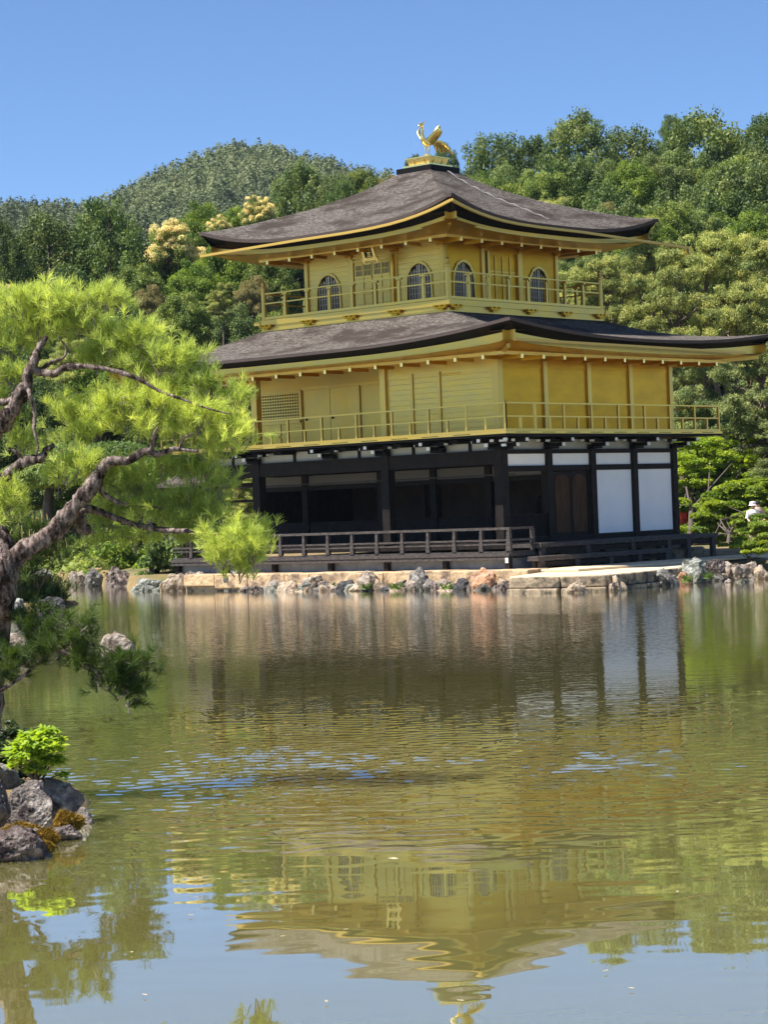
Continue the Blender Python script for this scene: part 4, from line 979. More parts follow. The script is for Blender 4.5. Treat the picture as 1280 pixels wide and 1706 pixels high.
    if kind == 'cream2': pass
    o = np_mesh('crown', V, F, LEAF[leaf], root, np.repeat(tt, 4)); 
    return root
PBARKT = mat('red_pine_bark', (0.10, 0.06, 0.045), 0.9, var=(0.20, 0.13, 0.10), vscale=3, bump=0.03, bscale=8)
def cream_tree(seed):
    """evergreen oak whose crown is capped by cream blossom"""
    root = make_tree('broad', seed, 'olive', 'blossoming_tree', n=15000); R = np.random.RandomState(seed+9)
    me = [c_ for c_ in root.children if c_.name.startswith('crown')][0].data; Vv = np.zeros(len(me.vertices)*3, np.float32); me.vertices.foreach_get('co', Vv); Vv = Vv.reshape(-1, 4, 3).mean(1)
    s = Vv[(Vv[:, 2] > 5.0)]; up_ = s[R.choice(len(s), 130)]; Pn, N, idx = clump_points(R, up_+np.array([0, 0, .12]), np.full(len(up_), .55), 20000, .8, -.2)
    V, F = leaves(R, Pn, N, .17, .5); np_mesh('blossom', V, F, LEAF['cream'], root, np.repeat(np.clip(R.uniform(.2, .8, len(up_))[idx]+R.uniform(-.2, .2, len(idx)), 0, 1), 4))
    return root
PROTO = {}
USED = {}
def proto(key):
    if key not in PROTO:
        kind, leaf, nm = {
         'oliveA': ('broad', 'olive', 'broadleaf_tree'), 'oliveB': ('broad', 'olive', 'broadleaf_tree'), 'brightA': ('broad', 'bright', 'broadleaf_tree'), 'brightB': ('broad', 'bright', 'broadleaf_tree'),
         'darkA': ('broad', 'dark', 'broadleaf_tree'), 'rustA': ('broad', 'rust', 'broadleaf_tree'), 'conA': ('conifer', 'conifer', 'conifer_tree'), 'conB': ('conifer', 'conifer', 'conifer_tree'), 'conD': ('conifer', 'dark', 'conifer_tree'),
         'pineA': ('pine', 'pine', 'pine_tree'), 'pineB': ('pine', 'pine', 'pine_tree'), 'pineC': ('pine', 'bluepine', 'pine_tree'), 'mapA': ('maple', 'maple', 'maple_tree'), 'mapB': ('maple', 'maple', 'maple_tree'),
         'brdC': ('broad', 'conifer', 'broadleaf_tree'), 'creamA': ('cream', '', ''), 'creamB': ('cream', '', '')}[key]
        sd_ = sum(map(ord, key))*7+3
        PROTO[key] = cream_tree(sd_) if kind == 'cream' else make_tree(kind, sd_, leaf, nm, n=56000 if kind in ('pine', 'conifer') else 44000)
        USED[key] = False
    return PROTO[key]
TR = random.Random(3)
def put_tree(key, u, vtop, wpx, d, label, group=None, zb=None, cat='tree'):
    src = proto(key)
    if not USED[key]: o = src; USED[key] = True
    else:
        o = src.copy(); COL.objects.link(o)
        for c in list(src.children): cc = c.copy(); COL.objects.link(cc); cc.parent = o
    top = at(u, vtop, d); z0 = terr(top[0], top[1]) if zb is None else zb
    h = max(top[2]-z0, 1.5); wd = wpx*d/FPX*(1.22 if key[:3] == 'con' and wpx > 60 and u > 640 else 1.0)
    base_w = {'con': 4.9, 'bro': 7.6, 'pin': 7.6, 'map': 9.0}[('bro' if key[:3] in ('oli', 'bri', 'dar', 'rus', 'brd', 'cre') else key[:3])]
    sxy = wd/base_w; sz_ = min(h/10, 1.3*sxy); z0 = top[2]-10*sz_; o.location = (top[0], top[1], z0); o.scale = (sxy, sxy, sz_); o.rotation_euler = (0, 0, TR.uniform(0, 6.28))
    for k_ in ('label', 'category', 'group'):
        if k_ in o: del o[k_]
    tag(o, label, cat, group); return o
# --- individually recognisable trees, far to near.  (kind, u, vtop, width px, depth, label)
TREES = [
 ('conD', 742, 238, 40, 158, 'small dark tree top just right of the phoenix statue'),
 ('conA', 690, 256, 40, 158, 'dark tree tip just left of the roof crown'),
 ('conB', 824, 216, 110, 150, 'tall mixed green tree first right of the phoenix with rounded top'),
 ('conD', 884, 226, 90, 152, 'dark conifer filling the dip between the rounded tree and the tall open one'),
 ('conA', 962, 180, 120, 146, 'tall open crowned conifer rising highest above the upper roof'),
 ('conB', 1050, 203, 110, 150, 'conifer with sideways reaching top branches right of the tall open one'),
 ('conD', 1120, 190, 52, 156, 'thin spindly conifer tip standing out against the sky'),
 ('conA', 1178, 178, 160, 142, 'broad high conifer with a rounded top on the right ridge'),
 ('conD', 1272, 192, 90, 142, 'dark pointed cypress right of the broad high conifer'),
 ('conB', 1345, 215, 120, 142, 'conifer on the ridge right of the pointed cypress'),
 ('brdC', 1100, 250, 130, 138, 'dense green tree below the thin spindly conifer tip'),
 ('brdC', 1000, 262, 120, 138, 'dense green tree between the tall open conifer and the right ridge'),
 ('oliveA', 905, 278, 130, 136, 'rounded olive tree above the right slope of the top roof'),
 ('brdC', 830, 270, 120, 140, 'rounded green tree behind the roof chain'),
 ('conB', 1230, 260, 140, 134, 'bushy conifer in front of the dark pointed cypress'),
 ('rustA', 1010, 330, 80, 130, 'thin tree with rusty foliage among the conifers'),
 ('brightA', 1062, 335, 90, 128, 'brighter green tree right above the top roof corner'),
 ('conD', 1010, 300, 110, 132, 'shadowed conifer behind the rusty thin tree'),
 ('conD', 1210, 320, 150, 128, 'shadowed conifer with bare trunks showing beneath on the right'),
 ('conB', 1130, 300, 130, 130, 'ragged conifer left of the shadowed one with bare trunks'),
 ('pineA', 1080, 358, 190, 108, 'pale green pine directly right of the upper roof tip'),
 ('pineB', 1185, 372, 190, 106, 'wide pale green pine on the slope above the lower roof'),
 ('pineA', 1290, 392, 180, 104, 'pale green pine at the right border of the slope'),
 ('pineB', 1010, 420, 160, 103, 'pine standing behind the right end of the upper balcony'),
 ('pineA', 1125, 440, 190, 100, 'pine with a reddish trunk rising over the lower roof'),
 ('pineB', 1235, 455, 200, 98, 'yellowish pine spreading over the lower roof tip'),
 ('pineA', 960, 450, 120, 104, 'pine showing through the upper balcony railing'),
 ('pineC', 1170, 570, 170, 95, 'bluish pine seen under the right eave of the lower roof'),
 ('pineC', 1275, 560, 210, 90, 'large dark bluish pine at the right border beside the pavilion'),
 ('pineC', 1330, 690, 200, 88, 'dark bluish pine low at the right border behind the maples'),
 ('darkA', 1175, 640, 150, 96, 'shaded tree behind the bluish pine right of the balcony'),
 ('mapA', 1165, 725, 220, 89, 'bright green maple just right of the ground floor wall'),
 ('mapB', 1235, 700, 210, 92, 'bright maple behind the others under the bluish pine'),
 ('darkA', 1230, 760, 180, 93, 'dark leafy tree behind the small bright maple'),
 ('mapA', 1285, 790, 190, 87, 'bright maple crossing the right border above the loose shrub'),
 ('brightA', 1140, 800, 150, 91, 'fresh green tree low behind the corner of the white panelled wall'),
 ('brightB', 1200, 830, 140, 90, 'fresh green bushy tree behind the small maple on bare soil'),
 # left side, far
 ('conD', 175, 330, 150, 128, 'tall dark conifer at the left, highest below the mountain'),
 ('conA', 75, 352, 150, 128, 'broad dark conifer left of the highest left one'),
 ('conD', 0, 362, 90, 124, 'dark conifer at the left border'),
 ('brightA', 335, 322, 130, 150, 'fresh green tree rising between two cream blossoming trees'),
 ('brightB', 392, 336, 90, 148, 'fresh green tree left of the small cream blossoming one near the roof'),
 ('creamA', 282, 352, 118, 134, 'tree covered in cream blossom, largest of the blossoming ones'),
 ('creamB', 428, 322, 66, 146, 'small cream blossoming tree beside the left tip of the upper roof'),
 ('creamB', 365, 355, 50, 140, 'smallest cream blossoming tree between the fresh green ones'),
 ('creamA', 5, 462, 90, 122, 'cream blossoming tree at the left border above the near pine'),
 ('conA', 492, 268, 130, 160, 'grey green cedar standing against the mountain left of the roof'),
 ('conB', 560, 286, 90, 158, 'dark tree right of the grey green cedar'),
 ('oliveA', 606, 276, 110, 160, 'olive tree with a pale bare stem against the mountain'),
 ('rustA', 645, 288, 60, 158, 'reddish green tree just above the left roof slope'),
 ('conD', 570, 300, 60, 156, 'small dark tree squeezed against the roof slope'),
 ('oliveB', 225, 430, 130, 122, 'olive tree below the largest cream blossoming tree'),
 ('brightB', 372, 395, 150, 130, 'bright green spreading tree under the left tip of the upper roof'),
 ('brightA', 320, 420, 120, 124, 'bright green tree below the largest cream blossoming tree on its right'),
 ('oliveA', 445, 420, 120, 128, 'yellowish olive tree behind the left end of the upper balcony'),
 ('darkA', 490, 380, 120, 136, 'dark tree behind the left end of the top storey wall'),
 ('rustA', 420, 455, 80, 122, 'rusty brown flushed tree left of the upper balcony post'),
 ('oliveB', 300, 478, 130, 116, 'round olive tree with a deeply shaded underside above the near pine'),
 ('rustA', 245, 470, 80, 118, 'brownish flushed tree beside the round olive one'),
 ('brdC', 385, 500, 130, 116, 'green tree just above the left slope of the lower roof'),
 ('oliveA', 455, 510, 120, 118, 'olive tree seen through the upper balcony railing at the left'),
 ('pineA', 368, 470, 60, 112, 'slender pine with a bare trunk above the lower roof'),
 ('conD', 110, 440, 150, 118, 'dark conifer behind the top of the near pine'),
 ('darkA', 210, 500, 120, 116, 'dark shaded tree behind the upper right of the near pine'),
 ('darkA', 30, 500, 140, 114, 'dark tree behind the upper left of the near pine'),
 ('pineA', 400, 630, 110, 98, 'pale pine seen past the left end of the second floor'),
 ('pineB', 330, 640, 130, 98, 'pale pine behind the tip of the near pine'),
 ('pineA', 395, 790, 110, 92, 'pale pine seen through the open end of the ground floor'),
 ('oliveB', 260, 610, 150, 104, 'olive tree behind the middle of the near pine'),
 ('brightB', 160, 590, 160, 106, 'light green tree behind the near pine limbs'),
 ('darkA', 60, 620, 180, 104, 'deep green tree behind the near pine trunk'),
 ('oliveA', 100, 700, 170, 100, 'olive tree low behind the near pine trunk'),
 ('darkA', 25, 780, 150, 96, 'shaded broadleaf tree on the left shore'),
 ('oliveB', 240, 740, 180, 96, 'olive tree on the left shore behind the leaning trunks'),
 ('brightA', 130, 800, 120, 93, 'yellow green tree low on the left shore'),
 ('mapB', 230, 860, 110, 88, 'small bright maple under the leaning trunks'),
]
for t_ in TREES:
    put_tree(t_[0], t_[1], t_[2], t_[3], t_[4], t_[5])
# filler trees on the slope, nothing sets them apart
fk = ['brdC', 'conD', 'brightA', 'oliveB', 'conA', 'pineA', 'oliveA', 'brdC', 'darkA']
for k in range(96):
    if k >= 70: u = 735+(k-70)*23+TR.uniform(-8, 8); d = 140+TR.uniform(-4, 6); v = 262+TR.uniform(-14, 22)-(u-1000)*.05
    elif k < 40: u = 700+(k % 20)*34+TR.uniform(-12, 12); row = k//20; d = (124, 114)[row]+TR.uniform(-4, 4); v = (335, 420)[row]+TR.uniform(-15, 25)-(u-1000)*.03
    else: u = -20+((k-40) % 15)*40+TR.uniform(-12, 12); row = (k-40)//15; d = (138, 110)[row]+TR.uniform(-4, 4); v = (405, 560)[row]+TR.uniform(-15, 25)
    put_tree(TR.choice(fk), u, v, TR.uniform(100, 150), d, 'dense green tree massed on the wooded slope behind the pavilion', 'trees massed on the wooded slope')

# ================================================================ wooded mountain
ridge_u = [-900, -500, -200, 0, 60, 130, 180, 220, 270, 330, 390, 430, 470, 510, 560, 620, 670, 760, 900, 1200, 1700, 2600]
ridge_v = [420, 380, 325, 318, 320, 328, 324, 306, 280, 254, 233, 227, 229, 236, 246, 256, 270, 300, 340, 380, 400, 430]
D0 = 620.0
RS = np.random.RandomState(77)
gx = [(RS.uniform(-1, 1)*.012, RS.uniform(-1, 1)*.012, RS.uniform(0, 6.28)) for _ in range(7)]
def hn(X, D): return sum(math.sin(a*X*3+b_*D*3+c2) for a, b_, c2 in gx)
def mount(X, D):
    u = 640+FPX*X/D; v = float(np.interp(u, ridge_u, ridge_v))+78
    top = CAM[2]+(853+(u-640)*-math.tan(ROLL)-v)*D0/FPX
    t = (D-270)/(D0-270); prof = math.sin(min(max(t, 0), 1)*math.pi/2)**1.15 if t < 1 else 1-.25*(t-1)
    return 16+(top-16)*prof*(1 if t > 1 else .9+.1*t)+hn(X, D)*1.6*min(max(t, 0), 1)
usm = np.linspace(-900, 2600, 120); Dm = np.linspace(265, 760, 60)
MB().grid([[(*cell((u-640)/FPX*D, D), mount((u-640)/FPX*D, D)) for u in usm] for D in Dm]).build('hills', HILLM, kind='structure', org=(0, 0, 0), smooth=True)
R = np.random.RandomState(9); Vs = []; Fs = []; Ts = []; base = 0
NT = 9500
cu = R.uniform(-260, 1420, NT); cD = 280+(D0+30-280)*R.uniform(0, 1, NT)**.8
cs = R.uniform(1.2, 2.7, NT); tallc = R.uniform(0, 1, NT) < .35
for i in range(NT):
    X = (cu[i]-640)/FPX*cD[i]; z = mount(X, cD[i]); p = cell(X, cD[i]); r = cs[i]; cz = r*(1.5 if tallc[i] else .95)
    nn = 170; d = nrm(R.normal(size=(nn, 3))); d[:, 2] = np.abs(d[:, 2])*1.1-.3; lump = 1+.25*np.sin(d[:, 0]*5+i)*np.cos(d[:, 1]*4+i)
    taper = np.where(tallc[i], 1-.6*np.clip(d[:, 2], 0, 1), 1)
    Pn = np.stack([p[0]+d[:, 0]*r*lump*taper, p[1]+d[:, 1]*r*lump*taper, z+cz*.7+d[:, 2]*cz*lump*1.1], 1)
    N = nrm(d+np.array([0, 0, .3])+R.normal(size=(nn, 3))*.45); V, F = leaves(R, Pn, N, r*.25, .7)
    Vs.append(V); Fs.append(F+base); base += len(V); g = .5+.22*math.sin(X*.031+cD[i]*.017)+.15*math.sin(X*.07-cD[i]*.05+2)+R.uniform(-.30, .30)
    Ts.append(np.clip(np.full(len(V), g)+np.repeat(R.uniform(-.08, .08, nn), 4), 0, 1))
HILLF = mat('hill_forest', (0.092, 0.120, 0.052), 0.8, tint=True, trans=.2, var=(0.135, 0.16, 0.065), vscale=.02)
tag(np_mesh('hill_forest', np.concatenate(Vs), np.concatenate(Fs), HILLF, tint=np.concatenate(Ts)), 'mixed forest covering the distant mountain', 'forest', kind='stuff')
# undergrowth on the near slope and the shore
Vs = []; Ns = []
R = np.random.RandomState(21)
pts = []
for k in range(2600):
    u = R.uniform(-300, 1600); D = R.uniform(90, 150) if k > 600 else R.uniform(84, 96)
    if 380 < u < 1110 and D < 92: continue
    X = (u-640)/FPX*D; p = cell(X, D); z = terr(p[0], p[1]); pts.append((p[0], p[1], z+.1))
pts = np.array(pts); Pn, N, idx = clump_points(R, pts, R.uniform(.4, 1.0, len(pts)), 90000, .6, -.1)
V, F = leaves(R, Pn, N, .2, .6)
tag(np_mesh('undergrowth', V, F, LEAF['olive'], tint=np.repeat(R.uniform(0, 1, len(pts))[idx], 4)), 'low green undergrowth on the wooded slope', 'undergrowth', kind='stuff')

# ================================================================ shore trees with visible trunks on the left
def shore_trunk(pts, rad, label, foliage=None, leaf='olive', name='pine_tree'):
    """trunk given by points (u, v, depth)"""
    P0 = at(*pts[0]); root = empty(name, tuple(P0), label, 'tree'); R = np.random.RandomState(int(pts[0][0]))
    m = MB().tube([at(*p) for p in pts], rad, 9, rough=.12, rng=random.Random(3)); m.build('trunk', BARK, root, smooth=True)
    if foliage:
        C = np.array([at(u, v, d) for u, v, d, r in foliage]); rad_ = np.array([f[3] for f in foliage])
        Pn, N, idx = clump_points(R, C, rad_, 5000*len(C), .45, -.15); V, F = leaves(R, Pn, N, .2, .4)
        V = V-np.array(P0); np_mesh('crown', V, F, LEAF[leaf], root, np.repeat(R.uniform(.2, .9, len(C))[idx], 4))
    return root
shore_trunk([(98, 955, 92), (96, 925, 92), (84, 890, 92), (78, 850, 92), (84, 800, 92)], [.34, .28, .25, .22, .18], 'grey leaning trunk farthest left of the shore trunks', [(80, 800, 92, 2.0), (120, 770, 92, 1.7), (40, 810, 92, 1.6)])
shore_trunk([(158, 957, 91), (152, 925, 91), (146, 895, 91), (150, 850, 91), (140, 800, 91)], [.42, .34, .30, .26, .2], 'dark thick trunk leaning left on the left shore', [(150, 800, 91, 2.2), (190, 770, 91, 1.8)], 'dark')
shore_trunk([(200, 955, 90), (196, 930, 90), (198, 900, 90), (196, 860, 90), (204, 800, 90)], [.46, .33, .28, .25, .2], 'gnarled upright trunk flaring at its foot on the left shore', [(210, 800, 90, 2.0), (250, 820, 90, 1.6)])
shore_trunk([(228, 950, 88), (238, 925, 88), (241, 900, 88), (246, 860, 88), (262, 820, 88)], [.2, .2, .18, .16, .13], 'slim trunk leaning right beside the dark annex posts', [(265, 800, 88, 1.7), (300, 830, 88, 1.4)], 'bright')
for k, (u, a) in enumerate(((258, 900), (262, 880))):
    q = onz(u, 975-k*4, WATER); 
    MB().box(q[0]-.13, q[0]+.13, q[1]-.13, q[1]+.13, -.3, 3.0-.3*k).build('annex_post', WOOD, org=tuple(q), label=('nearer' if k == 0 else 'farther')+' of two dark square posts standing at the pond edge left of the veranda', cat='post')

# ================================================================ small trees and shrubs right of the pavilion
def layered(name, base_, pads, leaf, label, cat, lsize=.1, nper=1500, trunkr=.07, flat=.38, mt=None):
    """pads: (u, v, depth, radius m)"""
    root = empty(name, tuple(base_), label, cat); R = np.random.RandomState(int(abs(base_[0]*100)) % 9999)
    C = np.array([at(u, v, d) for u, v, d, r in pads]); rad_ = np.array([p[3] for p in pads])
    Cl = C-np.array([0, 0, .12]); m = MB(); b0 = np.array(base_, float)-np.array([0, 0, .1]); mid = b0+(C.mean(0)-b0)*.4; mid[:2] = b0[:2]+(C.mean(0)-b0)[:2]*.15
    m.tube([b0, (b0+mid)/2+R.normal(size=3)*.04, mid], [trunkr*1.3, trunkr, trunkr*.8], 8)
    for c in Cl: m.tube(limb_path(R, mid, c, 5, .10), [trunkr*.5, trunkr*.35, trunkr*.25, trunkr*.15, trunkr*.05], 6)
    m.build('trunk', BARK, root, smooth=True)
    n_ = int(nper*np.sum(rad_**2)/ (rad_.mean()**2)); C = np.concatenate([C+R.normal(size=C.shape)*np.array([.55, .55, .16])*rad_[:, None] for _ in range(6)]); rad_ = np.concatenate([rad_*R.uniform(.25, .55, len(rad_)) for _ in range(6)]); Pn, N, idx = clump_points(R, C, rad_, n_, flat, -.2); V, F = leaves(R, Pn, N, lsize, .6); V = V-np.array(root.location)
    np_mesh('foliage', V, F, mt or LEAF[leaf], root, np.repeat(np.clip(R.uniform(.2, .9, len(C))[idx]+R.uniform(-.2, .2, len(idx)), 0, 1), 4)); return root
layered('maple_tree', onz(1217, 908, .62), [(1150+20, 870, 83, 1.0), (1190, 838, 84, 1.1), (1225, 820, 84, .9), (1210, 848, 83, 1.3), (1238, 856, 83.5, .6), (1205, 868, 82.5, .9), (1255, 872, 83, .8), (1225, 880, 82.5, .6), (1180, 855, 84, 1.0)], 'maple', 'small spreading bright green maple with a dark trunk on the bare soil', 'tree', .14, 2600)
layered('maple_tree', onz(1155, 902, .62), [(1140, 884, 83, .8), (1150, 850, 87, .9), (1165, 885, 86, .8), (1135, 896, 82.5, .6), (1160, 830, 88, .9), (1135, 835, 88, .8), (1180, 890, 86, .7)], 'bright', 'low olive green maple against the corner of the white panelled wall', 'tree', .14, 2300)
layered('shrub', onz(1262, 905, .6), [(1265, 870, 78, .7), (1285, 880, 78, .8), (1250, 885, 78, .4), (1275, 895, 78, .7)], 'bright', 'loose green shrub at the right border behind the clipped one', 'shrub', .12, 2200)
layered('clipped_shrub', at(1248, 936, 65.5), [(1225, 912, 65.5, .38), (1245, 902, 65.5, .42), (1262, 909, 65.5, .36), (1245, 916, 65.2, .40), (1277, 914, 65.5, .38), (1235, 908, 65.5, .38)], 'maple', 'clipped cloud shaped bright shrub above the shore rocks on the right', 'shrub', .10, 1800, .04)
layered('maple_tree', onz(1150, 900, .8), [(1140, 800, 92, 1.0), (1165, 780, 92, 1.2), (1195, 760, 93, 1.3), (1150, 765, 92, 1.1), (1215, 785, 93, 1.0), (1130, 820, 92, .9), (1180, 740, 94, 1.1)], 'maple', 'bright layered maple lower of those beside the balcony corner', 'tree', .16, 3000, .1)
for i_, (u_, v_, d_, lf_, lb_) in enumerate(((150, 962, 88, 'olive', 'low olive shrub between the dark leaning trunk and the shore rocks'), (222, 958, 82, 'bright', 'small yellow green shrub beside the slim leaning trunk'),
        (300, 952, 77, 'dark', 'dark leafy shrub under the left end of the veranda'), (60, 958, 92, 'olive', 'olive shrub on the far left shore behind the pine shrubs'), (110, 935, 94, 'dark', 'dark shrub behind the grey leaning trunk'), (190, 930, 95, 'bright', 'yellow green shrub behind the gnarled flaring trunk'))):
    layered('shrub', at(u_, v_+12, d_), [(u_+du*1.3, v_-20+dv*1.6, d_, 1.05) for du, dv in ((-22, 2), (0, -8), (22, 0), (8, 6), (-10, 8))], lf_, lb_, 'shrub', .16, 1500, .05, .7)
# grass and ferns on the bank feet
R = np.random.RandomState(4)
tf = [(296, 978), (300, 962), (232, 968), (365, 976), (415, 978), (497, 979), (560, 979), (672, 978), (660, 980), (905, 978), (1182, 962), (1145, 968), (610, 980), (745, 980), (250, 930), (320, 945), (300, 945)]
for k, (u, v) in enumerate(tf):
    q = onz(u, v, .12 if u < 1000 else .2); m = MB().lathe((q[0], q[1], q[2]-.03), [(0, 0), (.16, 0), (.13, .035), (0, .05)], 8)
    for j in range(40):
        a = R.uniform(0, 6.28); L_ = R.uniform(.06, .2); dd = np.array([math.cos(a)*.6, math.sin(a)*.6, 1.0])*L_; s0 = q+np.clip(R.normal(size=3), -1.6, 1.6)*np.array([.08, .08, .01]); w_ = np.array([-math.sin(a), math.cos(a), 0])*.014
        m.add([s0-w_, s0+w_, s0+dd*.6+w_*.6, s0+dd+np.array([math.cos(a), math.sin(a), -.2])*L_*.3], [(0, 1, 2), (0, 2, 3)])
    m.build('grass_tuft', LEAF['bright'], org=tuple(q), label='small tuft of fresh grass growing between the bank stones', cat='grass tuft', group='grass tufts on the bank')

# garden walls and visitors far right
MB().box(-4, 4, -.2, .2, 0, .35).build('low_stone_wall', ROCKS['tan'], org=(0, 0, 0), label='low pale stone kerb on the path behind the small maple', cat='wall').location = (*cell((1235-640)/FPX*92, 92), .9)
bpy.data.objects['low_stone_wall'].rotation_euler = (0, 0, YAW)
def person(base_, hgt, top_m, leg_m, skin_m, hair_m, label, face=0.0, hat=None, arm=(.25, .25)):
    root = empty('person', tuple(base_), label, 'person'); root.rotation_euler = (0, 0, face); s = hgt/1.7
    me = bpy.data.meshes.new('body'); 
    J = [(0, 0, .95), (0, 0, 1.15), (0, 0, 1.38), (0, 0, 1.47), (0, -.01, 1.60), (0, -.01, 1.68),
         (.17, 0, 1.38), (.24, -.02, 1.12), (.22, -arm[0], .92), (-.17, 0, 1.38), (-.24, -.02, 1.12), (-.2, -arm[1], .95),
         (.09, 0, .90), (.10, -.02, .48), (.10, .02, .08), (.10, -.12, .03), (-.09, 0, .90), (-.10, .02, .48), (-.10, .06, .08), (-.10, -.08, .03)]
    E_ = [(0, 1), (1, 2), (2, 3), (3, 4), (4, 5), (2, 6), (6, 7), (7, 8), (2, 9), (9, 10), (10, 11), (0, 12), (12, 13), (13, 14), (14, 15), (0, 16), (16, 17), (17, 18), (18, 19)]
    rd = [.15, .135, .15, .055, .10, .085, .07, .045, .035, .07, .045, .035, .10, .065, .045, .035, .10, .065, .045, .035]
    me.from_pydata([tuple(c*s for c in j) for j in J], E_, []); o = bpy.data.objects.new('body', me); COL.objects.link(o); o.parent = root
    sk = o.modifiers.new('skin', 'SKIN'); o.modifiers.new('sub', 'SUBSURF').levels = 1; o.modifiers['sub'].render_levels = 2
    for v, r in zip(me.skin_vertices[0].data, rd): v.radius = (r*s, r*s*.8)
    me.skin_vertices[0].data[0].use_root = True; me.materials.append(skin_m)
    m = MB().lathe((0, 0, 0), [(.19*s, .86*s), (.19*s, 1.0*s), (.17*s, 1.15*s), (.20*s, 1.33*s), (.16*s, 1.44*s), (.07*s, 1.47*s)], 14); sh_ = m.build('shirt', top_m, org=(0, 0, 0)); sh_.parent = root; sh_.location = (0, 0, 0)
    for sx in (1, -1):
        q = MB().tube([(sx*.09*s, 0, .92*s), (sx*.1*s, 0, .5*s), (sx*.1*s, .03, .12*s)], [.12*s, .09*s, .075*s], 10).build('trouser_leg', leg_m, org=(0, 0, 0)); q.parent = root; q.location = (0, 0, 0)
        q = MB().tube([(sx*.16*s, 0, 1.40*s), (sx*.25*s, -.01, 1.12*s)], [.085*s, .065*s], 10).build('sleeve', top_m, org=(0, 0, 0)); q.parent = root; q.location = (0, 0, 0)
    if hat: q = MB().lathe((0, 0, 1.62*s), [(.17*s, 0), (.12*s, .03*s), (.12*s, .12*s), (.06*s, .15*s), (0, .16*s)], 14).build('hat', hat, org=(0, 0, 0))
    else: q = MB().lathe((0, .015*s, 1.58*s), [(.10*s, 0), (.125*s, .06*s), (.10*s, .14*s), (0, .17*s)], 12).build('hair', hair_m, org=(0, 0, 0))
    q.parent = root; q.location = (0, 0, 0); return root
SKIN = mat('skin', (0.55, 0.34, 0.25), .5); REDC = mat('red_cloth', (0.65, 0.03, 0.02), .7); WHC = mat('white_cloth', (.75, .72, .75), .8); DKC = mat('dark_cloth', (.05, .05, .07), .8); HAIR = mat('dark_hair', (.015, .012, .01), .5); BEI = mat('beige_cloth', (.45, .35, .27), .8)
q = at(1141, 868, 84.3); person((q[0], q[1], .58), 1.45, REDC, DKC, SKIN, HAIR, 'person in a red top half hidden by the low maple', 2.6)
q = at(1256, 868, 81.5); person((q[0], q[1], .45), 1.6, WHC, BEI, SKIN, HAIR, 'person in a white hat and pale clothes beyond the small maple', .9, WHC)
q = at(1264, 868, 82.3); person((q[0], q[1], .58), 1.52, BEI, DKC, SKIN, HAIR, 'person in beige close behind the one in the white hat', .7)
q = at(1158, 868, 85.2); person((q[0], q[1], .58), 1.5, WHC, DKC, SKIN, HAIR, 'person in a light top walking behind the one in red', 2.4)

# ================================================================ near pine (18 m away)
DP = 18.4
pine = empty('old_pine_tree', tuple(onz(4, 1330, 0)), 'old pine with pinkish flaking bark spreading fresh green branches over the water from the left', 'tree')
RP = np.random.RandomState(5)
prs = random.Random(8)
def A(u, v, dd=0.0): return at(u, v, DP+dd)
def smooth_path(pts, n=4):
    P_ = np.array(pts, float); out = []
    for i in range(len(P_)-1):
        p0 = P_[max(i-1, 0)]; p1 = P_[i]; p2 = P_[i+1]; p3 = P_[min(i+2, len(P_)-1)]
        for k in range(n):
            t = k/n; out.append(.5*((2*p1)+(-p0+p2)*t+(2*p0-5*p1+4*p2-p3)*t*t+(-p0+3*p1-3*p2+p3)*t**3))
    out.append(P_[-1]); return np.array(out)
def branch(pts, px, name='branch', mt=None, n=12, jit=.5, parent=None):
    """pts (u,v,dd); px widths in photo pixels"""
    Q = smooth_path([A(p[0], p[1], p[2]-(.22 if p[1] < 1000 else 0)) for p in pts], 5); w_ = np.interp(np.linspace(0, 1, len(Q)), np.linspace(0, 1, len(px)), px)*DP/FPX/2*.86
    Q[1:-1] += RP.normal(size=Q[1:-1].shape)*w_[1:-1, None]*.14*jit
    w_ = w_*(1+RP.uniform(-.10, .10, len(w_)))
    return MB().tube(Q, list(w_), n, rough=.15, rng=prs).build(name, mt or PBARK, parent or pine, smooth=True)
branch([(-40, 1345, 0), (-34, 1250, 0), (-22, 1150, 0), (-10, 1050, 0), (2, 985, 0), (4, 940, .0), (-8, 890, .1), (-35, 830, .2), (-55, 770, .3), (-40, 735, .3)], [74, 66, 62, 60, 62, 56, 50, 46, 44, 42], 'trunk', n=16)
branch([(10, 945, 0), (32, 922, 0), (60, 905, 0), (88, 888, 0), (108, 860, 0), (128, 838, 0), (150, 815, -.05), (163, 790, -.05), (182, 768, -.1), (212, 768, -.1), (240, 752, -.1), (262, 756, -.1), (292, 748, -.15), (330, 752, -.2)], [42, 40, 38, 36, 33, 30, 30, 24, 19, 16, 15, 12, 9, 6])
branch([(88, 892, .05), (110, 872, .1), (128, 856, .15), (150, 848, .2), (175, 856, .2), (205, 868, .2), (240, 878, .2), (285, 884, .1), (330, 886, .0), (365, 892, -.05), (395, 905, -.1)], [30, 26, 22, 16, 13, 12, 12, 11, 9, 7, 4])
branch([(132, 858, .15), (136, 880, .2), (150, 882, .2)], [20, 22, 16], 'branch_stub')
branch([(165, 800, 0), (172, 822, .1), (195, 836, .1), (225, 842, .2), (270, 846, .2)], [14, 10, 8, 6, 3])
branch([(-40, 735, .3), (-12, 718, .2), (8, 700, .1), (28, 668, .05), (44, 640, 0), (48, 618, 0), (56, 602, 0), (64, 580, .1), (78, 560, .1)], [44, 38, 34, 28, 22, 20, 18, 14, 8])
